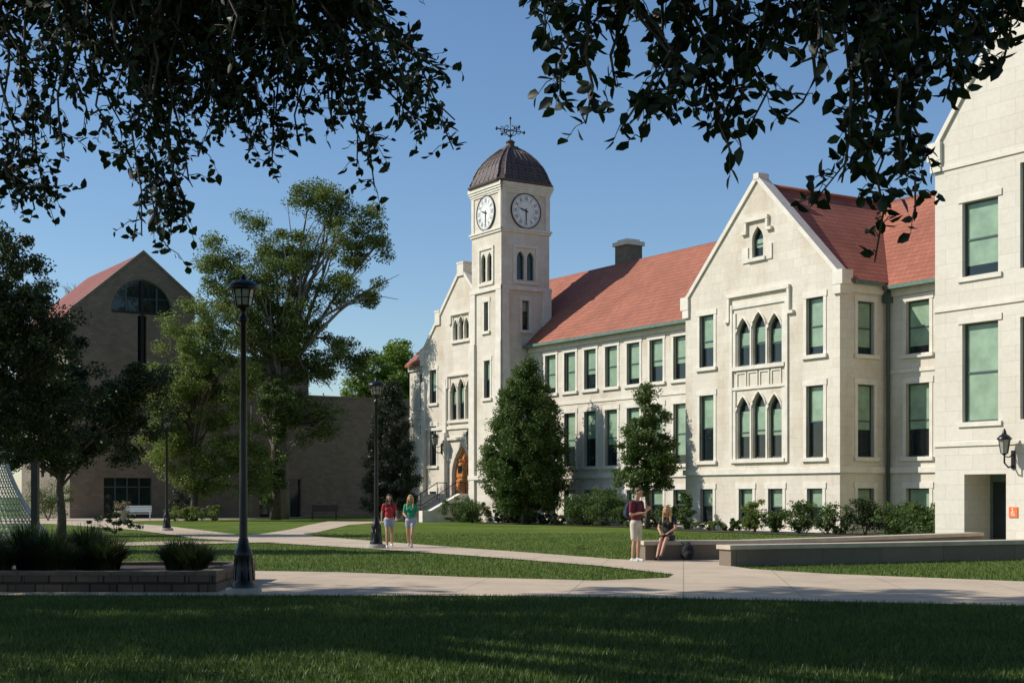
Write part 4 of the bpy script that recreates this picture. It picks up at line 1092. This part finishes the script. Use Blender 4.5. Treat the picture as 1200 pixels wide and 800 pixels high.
# ------------------------------------------------------------------ people
import bmesh
def blobs_to_mesh(name, caps, ells, voxel, mat, sm=3):
    bm = bmesh.new()
    for a, b, r0, r1 in caps:
        a, b = Vector(a), Vector(b); d = b - a; L = d.length
        q = d.to_track_quat('Z', 'Y').to_matrix().to_4x4() if L > 1e-6 else Matrix()
        bmesh.ops.create_uvsphere(bm, u_segments=12, v_segments=8, radius=r0, matrix=Matrix.Translation(a))
        bmesh.ops.create_uvsphere(bm, u_segments=12, v_segments=8, radius=r1, matrix=Matrix.Translation(b))
        if L > 1e-6: bmesh.ops.create_cone(bm, cap_ends=True, segments=12, radius1=r0, radius2=r1, depth=L, matrix=Matrix.Translation((a + b) / 2) @ q)
    for c, r in ells:
        bmesh.ops.create_uvsphere(bm, u_segments=16, v_segments=12, radius=1, matrix=Matrix.Translation(Vector(c)) @ Matrix.Diagonal((*r, 1)))
    me = bpy.data.meshes.new('tmp'); bm.to_mesh(me); bm.free()
    o = bpy.data.objects.new('tmp', me); COL.objects.link(o)
    m = o.modifiers.new('r', 'REMESH'); m.mode = 'VOXEL'; m.voxel_size = voxel
    s_ = o.modifiers.new('s', 'SMOOTH'); s_.iterations = sm; s_.factor = .5
    bpy.context.view_layer.update()
    res = bpy.data.meshes.new_from_object(o.evaluated_get(bpy.context.evaluated_depsgraph_get()))
    bpy.data.objects.remove(o)
    res.name = name; res.materials.clear(); res.materials.append(mat)
    res.polygons.foreach_set('use_smooth', [True] * len(res.polygons))
    return res
M_SKIN = basic('skin', (.47, .26, .17), .55, var=.06)
M_LIP = basic('lip', (.4, .12, .1), .5)
def hand_caps(w, d, curl, sd):
    w, d = Vector(w), Vector(d).normalized(); sd = Vector(sd).normalized(); n = d.cross(sd)
    caps = []; 
    for k in (-1, 0, 1): caps.append((w + sd*k*.012, w + d*.08 + sd*k*.026, .016, .014))
    for k, L in ((-1.5, .062), (-.5, .075), (.5, .08), (1.5, .07)):
        a = w + d*.085 + sd*k*.02; b = a + d*L*.5 + sd*k*.006 + n*curl*.02; c = b + d*L*.45*(1-curl*.5) + n*curl*.05
        caps += [(a, b, .0095, .009), (b, c, .009, .0075)]
    a = w + d*.02 + sd*.03; b = a + d*.03 + sd*.03 + n*.01; c = b + d*.035 + sd*.006 + n*.012
    caps += [(a, b, .012, .011), (b, c, .011, .009)]
    return caps
def person(label, loc, rot, H, pz, lean, kn, an, el, wr, shirt, bottom, hair, hairlong, shoe, sleeve=.55, blen=.75, tilt=0, dress=False, female=True):
    s = H / 1.78; e = empty('person', (*loc, 0), rot); tag(e, label, 'person')
    def up(x, y, z): return (x, y + lean * (z / .6), pz + z)
    sw = .17 if female else .20
    hw = .175 if female else .155
    hips = {q: (q * .09, 0, pz - .03) for q in (-1, 1)}
    sh = {q: up(q * sw, 0, .49) for q in (-1, 1)}
    hc = Vector(up(0, -.02 - tilt * .04, .745))
    caps = [(up(0, 0, .46), up(0, -.01, .64), .058, .05), (sh[-1], sh[1], .055, .055)]
    ells = [(up(0, 0, .02), (hw, .115, .13)), (up(0, 0, .2), (.135 if female else .15, .1, .16)), (up(0, 0, .38), (sw * .92, .118, .17))]
    if female: ells += [(up(q * .07, -.085, .36), (.065, .06, .065)) for q in (-1, 1)]
    for q in (-1, 1):
        caps += [(sh[q], el[q], .052, .038), (el[q], wr[q], .038, .025)]
        d = Vector(wr[q]) - Vector(el[q]); caps += hand_caps(wr[q], d, .8, (Vector((0, 0, 1)).cross(d) if abs(d.normalized().z) < .8 else Vector((0, -1, 0))))
        k = Vector(kn[q]); a = Vector(an[q])
        caps += [(hips[q], k, .082, .05), (k, k.lerp(a, .35), .048, .053), (k.lerp(a, .35), a, .053, .032)]
        caps += [(a + Vector((0, .02, -.03)), a + Vector((0, -.14, -.055)), .035, .03)]
    head = [(hc, (.076, .094, .112)), (hc + Vector((0, -.02, -.06)), (.056, .068, .058)), (hc + Vector((0, -.098, -.012)), (.013, .02, .02)), (hc + Vector((0, -.082, .022)), (.05, .02, .012))]
    head += [(hc + Vector((q * .078, .005, -.01)), (.012, .02, .03)) for q in (-1, 1)]
    ells += head; 
    e.scale = (s, s, s)
    b = bpy.data.objects.new('body', blobs_to_mesh('body', caps, ells, .0085, M_SKIN, 2)); link(b, e)
    c2 = [(sh[-1], sh[1], .068, .068)]
    for q in (-1, 1): c2.append((sh[q], Vector(sh[q]).lerp(Vector(el[q]), sleeve), .068, .058))
    e2 = [(up(0, 0, .0), (hw + .012, .128, .12)), (up(0, 0, .2), (.152 if female else .17, .118, .2)), (up(0, 0, .38), (sw * .97, .133, .17))]
    if female: e2 += [(up(q * .07, -.09, .36), (.07, .066, .07)) for q in (-1, 1)]
    o = bpy.data.objects.new('shirt', blobs_to_mesh('shirt', c2, e2, .014, shirt, 3)); link(o, e)
    c3 = []
    for q in (-1, 1):
        k = Vector(hips[q]).lerp(Vector(kn[q]), blen); c3.append((hips[q], k, .102, .085 if not dress else .095))
    if dress: c3.append((Vector(hips[-1]).lerp(Vector(kn[-1]), blen), Vector(hips[1]).lerp(Vector(kn[1]), blen), .08, .08))
    o = bpy.data.objects.new('skirt' if dress else 'shorts', blobs_to_mesh('shorts', c3, [(up(0, 0, .0), (hw + .018, .13, .12))], .014, bottom, 3)); link(o, e)
    eh = [(hc + Vector((0, .022, .028)), (.088, .095, .105)), (hc + Vector((0, -.03, .085)), (.07, .06, .04))]
    ch_ = []
    if hairlong:
        for q in (-1, 0, 1): ch_.append((hc + Vector((q * .06, .05, .02)), up(q * .085, .09 if q == 0 else .06, .40), .05, .032))
        for q in (-1, 1): ch_.append((hc + Vector((q * .078, .0, .0)), up(q * .11, -.09, .42), .03, .028))
    o = bpy.data.objects.new('hair', blobs_to_mesh('hair', ch_, eh, .011, hair, 2)); link(o, e)
    for q in (-1, 1):
        mb = MB(); mb.lathe([(.001, -.012), (.009, -.006), (.012, 0), (.009, .006), (.001, .012)], 8, tuple(hc + Vector((q * .03, -.084, .005)))); mb.obj('eye', [M_NUM], e)
        a = Vector(an[q]); o = bpy.data.objects.new('shoe', blobs_to_mesh('shoe', [(a + Vector((0, .03, -.045)), a + Vector((0, -.15, -.06)), .045, .037)], [(a + Vector((0, 0, -.03)), (.045, .055, .05))], .012, shoe, 2)); link(o, e)
    mb = MB(); mb.box(-.022, .022, hc.y - .094, hc.y - .08, hc.z - .055, hc.z - .047); mb.obj('mouth', [M_LIP], e)
    return e
c_mar = basic('maroon_cloth', (.13, .01, .025), .85, var=.2); c_kha = basic('khaki_cloth', (.55, .48, .37), .85, var=.12)
c_red = basic('red_cloth', (.42, .03, .04), .85, var=.2); c_grn = basic('green_cloth', (.01, .27, .15), .85, var=.2)
c_wht = basic('light_shorts_cloth', (.32, .36, .44), .85, var=.1); c_blk = basic('black_cloth', (.012, .012, .014), .85, var=.3)
c_nvy = basic('navy_cloth', (.02, .03, .06), .85, var=.3)
h_brn = basic('brown_hair', (.05, .025, .012), .6, var=.4, scale=40); h_bld = basic('blonde_hair', (.48, .31, .12), .55, var=.3, scale=40); h_drk = basic('dark_hair', (.06, .028, .015), .6, var=.3, scale=40)
s_w = basic('white_shoe', (.6, .6, .58), .6); s_b = basic('dark_shoe', (.03, .03, .03), .6)
person('man in maroon shirt and khaki shorts standing by seat wall', (3.08, 35.35), math.radians(50), 1.80, .95, -.02,
       {-1: (-.12, -.03, .51), 1: (.12, .0, .5)}, {-1: (-.14, .0, .09), 1: (.14, .04, .09)},
       {-1: (-.25, -.02, 1.16), 1: (.26, -.04, 1.17)}, {-1: (-.12, -.25, 1.2), 1: (.13, -.24, 1.26)},
       c_mar, c_kha, h_brn, False, s_w, .7, .82, tilt=1, female=False)
def backpack(loc, rot, mat, label, lift=0):
    bp = empty('backpack', (*loc, lift), rot); tag(bp, label, 'backpack')
    me = blobs_to_mesh('bag_body', [], [((0, 0, .22), (.16, .1, .22)), ((0, -.07, .15), (.12, .08, .12))], .015, mat, 3)
    link(bpy.data.objects.new('bag_body', me), bp)
    mb = MB()
    for q in (-1, 1): mb.tube([(q*.08, .07, .4), (q*.1, .16, .47), (q*.11, .3, .42), (q*.12, .33, .25), (q*.1, .2, .1), (q*.08, .08, .06)], .018, 5)
    mb.tube([(-.04, .02, .43), (0, .02, .48), (.04, .02, .43)], .012, 5)
    mb.obj('strap', [mat], bp)
    return bp
a = math.radians(50)
backpack((3.08 - .2 * math.sin(a), 35.35 + .2 * math.cos(a)), a + math.pi, c_nvy, 'navy backpack worn on the standing man', 1.05)
person('long-haired blonde woman in black dress sitting on the seat wall', (3.98, 36.2), math.radians(-24), 1.68, .62, -.06,
       {-1: (-.07, -.44, .57), 1: (.08, -.44, .59)}, {-1: (-.08, -.72, .12), 1: (.04, -.8, .13)},
       {-1: (-.24, -.1, .86), 1: (.24, -.12, .86)}, {-1: (-.1, -.34, .72), 1: (.1, -.34, .74)},
       c_blk, c_blk, h_bld, True, s_b, .5, .6, tilt=1, dress=True)
person('woman in red shirt and light shorts walking on path', (-3.85, 44.6), math.radians(8), 1.66, .94, -.03,
       {-1: (-.08, -.16, .53), 1: (.1, .0, .5)}, {-1: (-.08, -.22, .09), 1: (.1, .22, .14)},
       {-1: (-.24, .06, 1.17), 1: (.24, -.06, 1.17)}, {-1: (-.25, .02, .93), 1: (.22, -.24, .99)},
       c_red, c_wht, h_drk, True, s_w, .55, .42)
person('blonde woman in green shirt and light shorts walking on path', (-3.2, 44.9), math.radians(-6), 1.64, .94, -.03,
       {-1: (-.1, .0, .5), 1: (.08, -.17, .53)}, {-1: (-.1, .2, .14), 1: (.08, -.24, .09)},
       {-1: (-.23, -.06, 1.16), 1: (.24, .05, 1.16)}, {-1: (-.1, -.26, 1.05), 1: (.26, .0, .93)},
       c_grn, c_wht, h_bld, True, s_w, .55, .42)
backpack((4.42, 35.72), .2, c_blk, 'black backpack resting on the pavement by the seat wall')
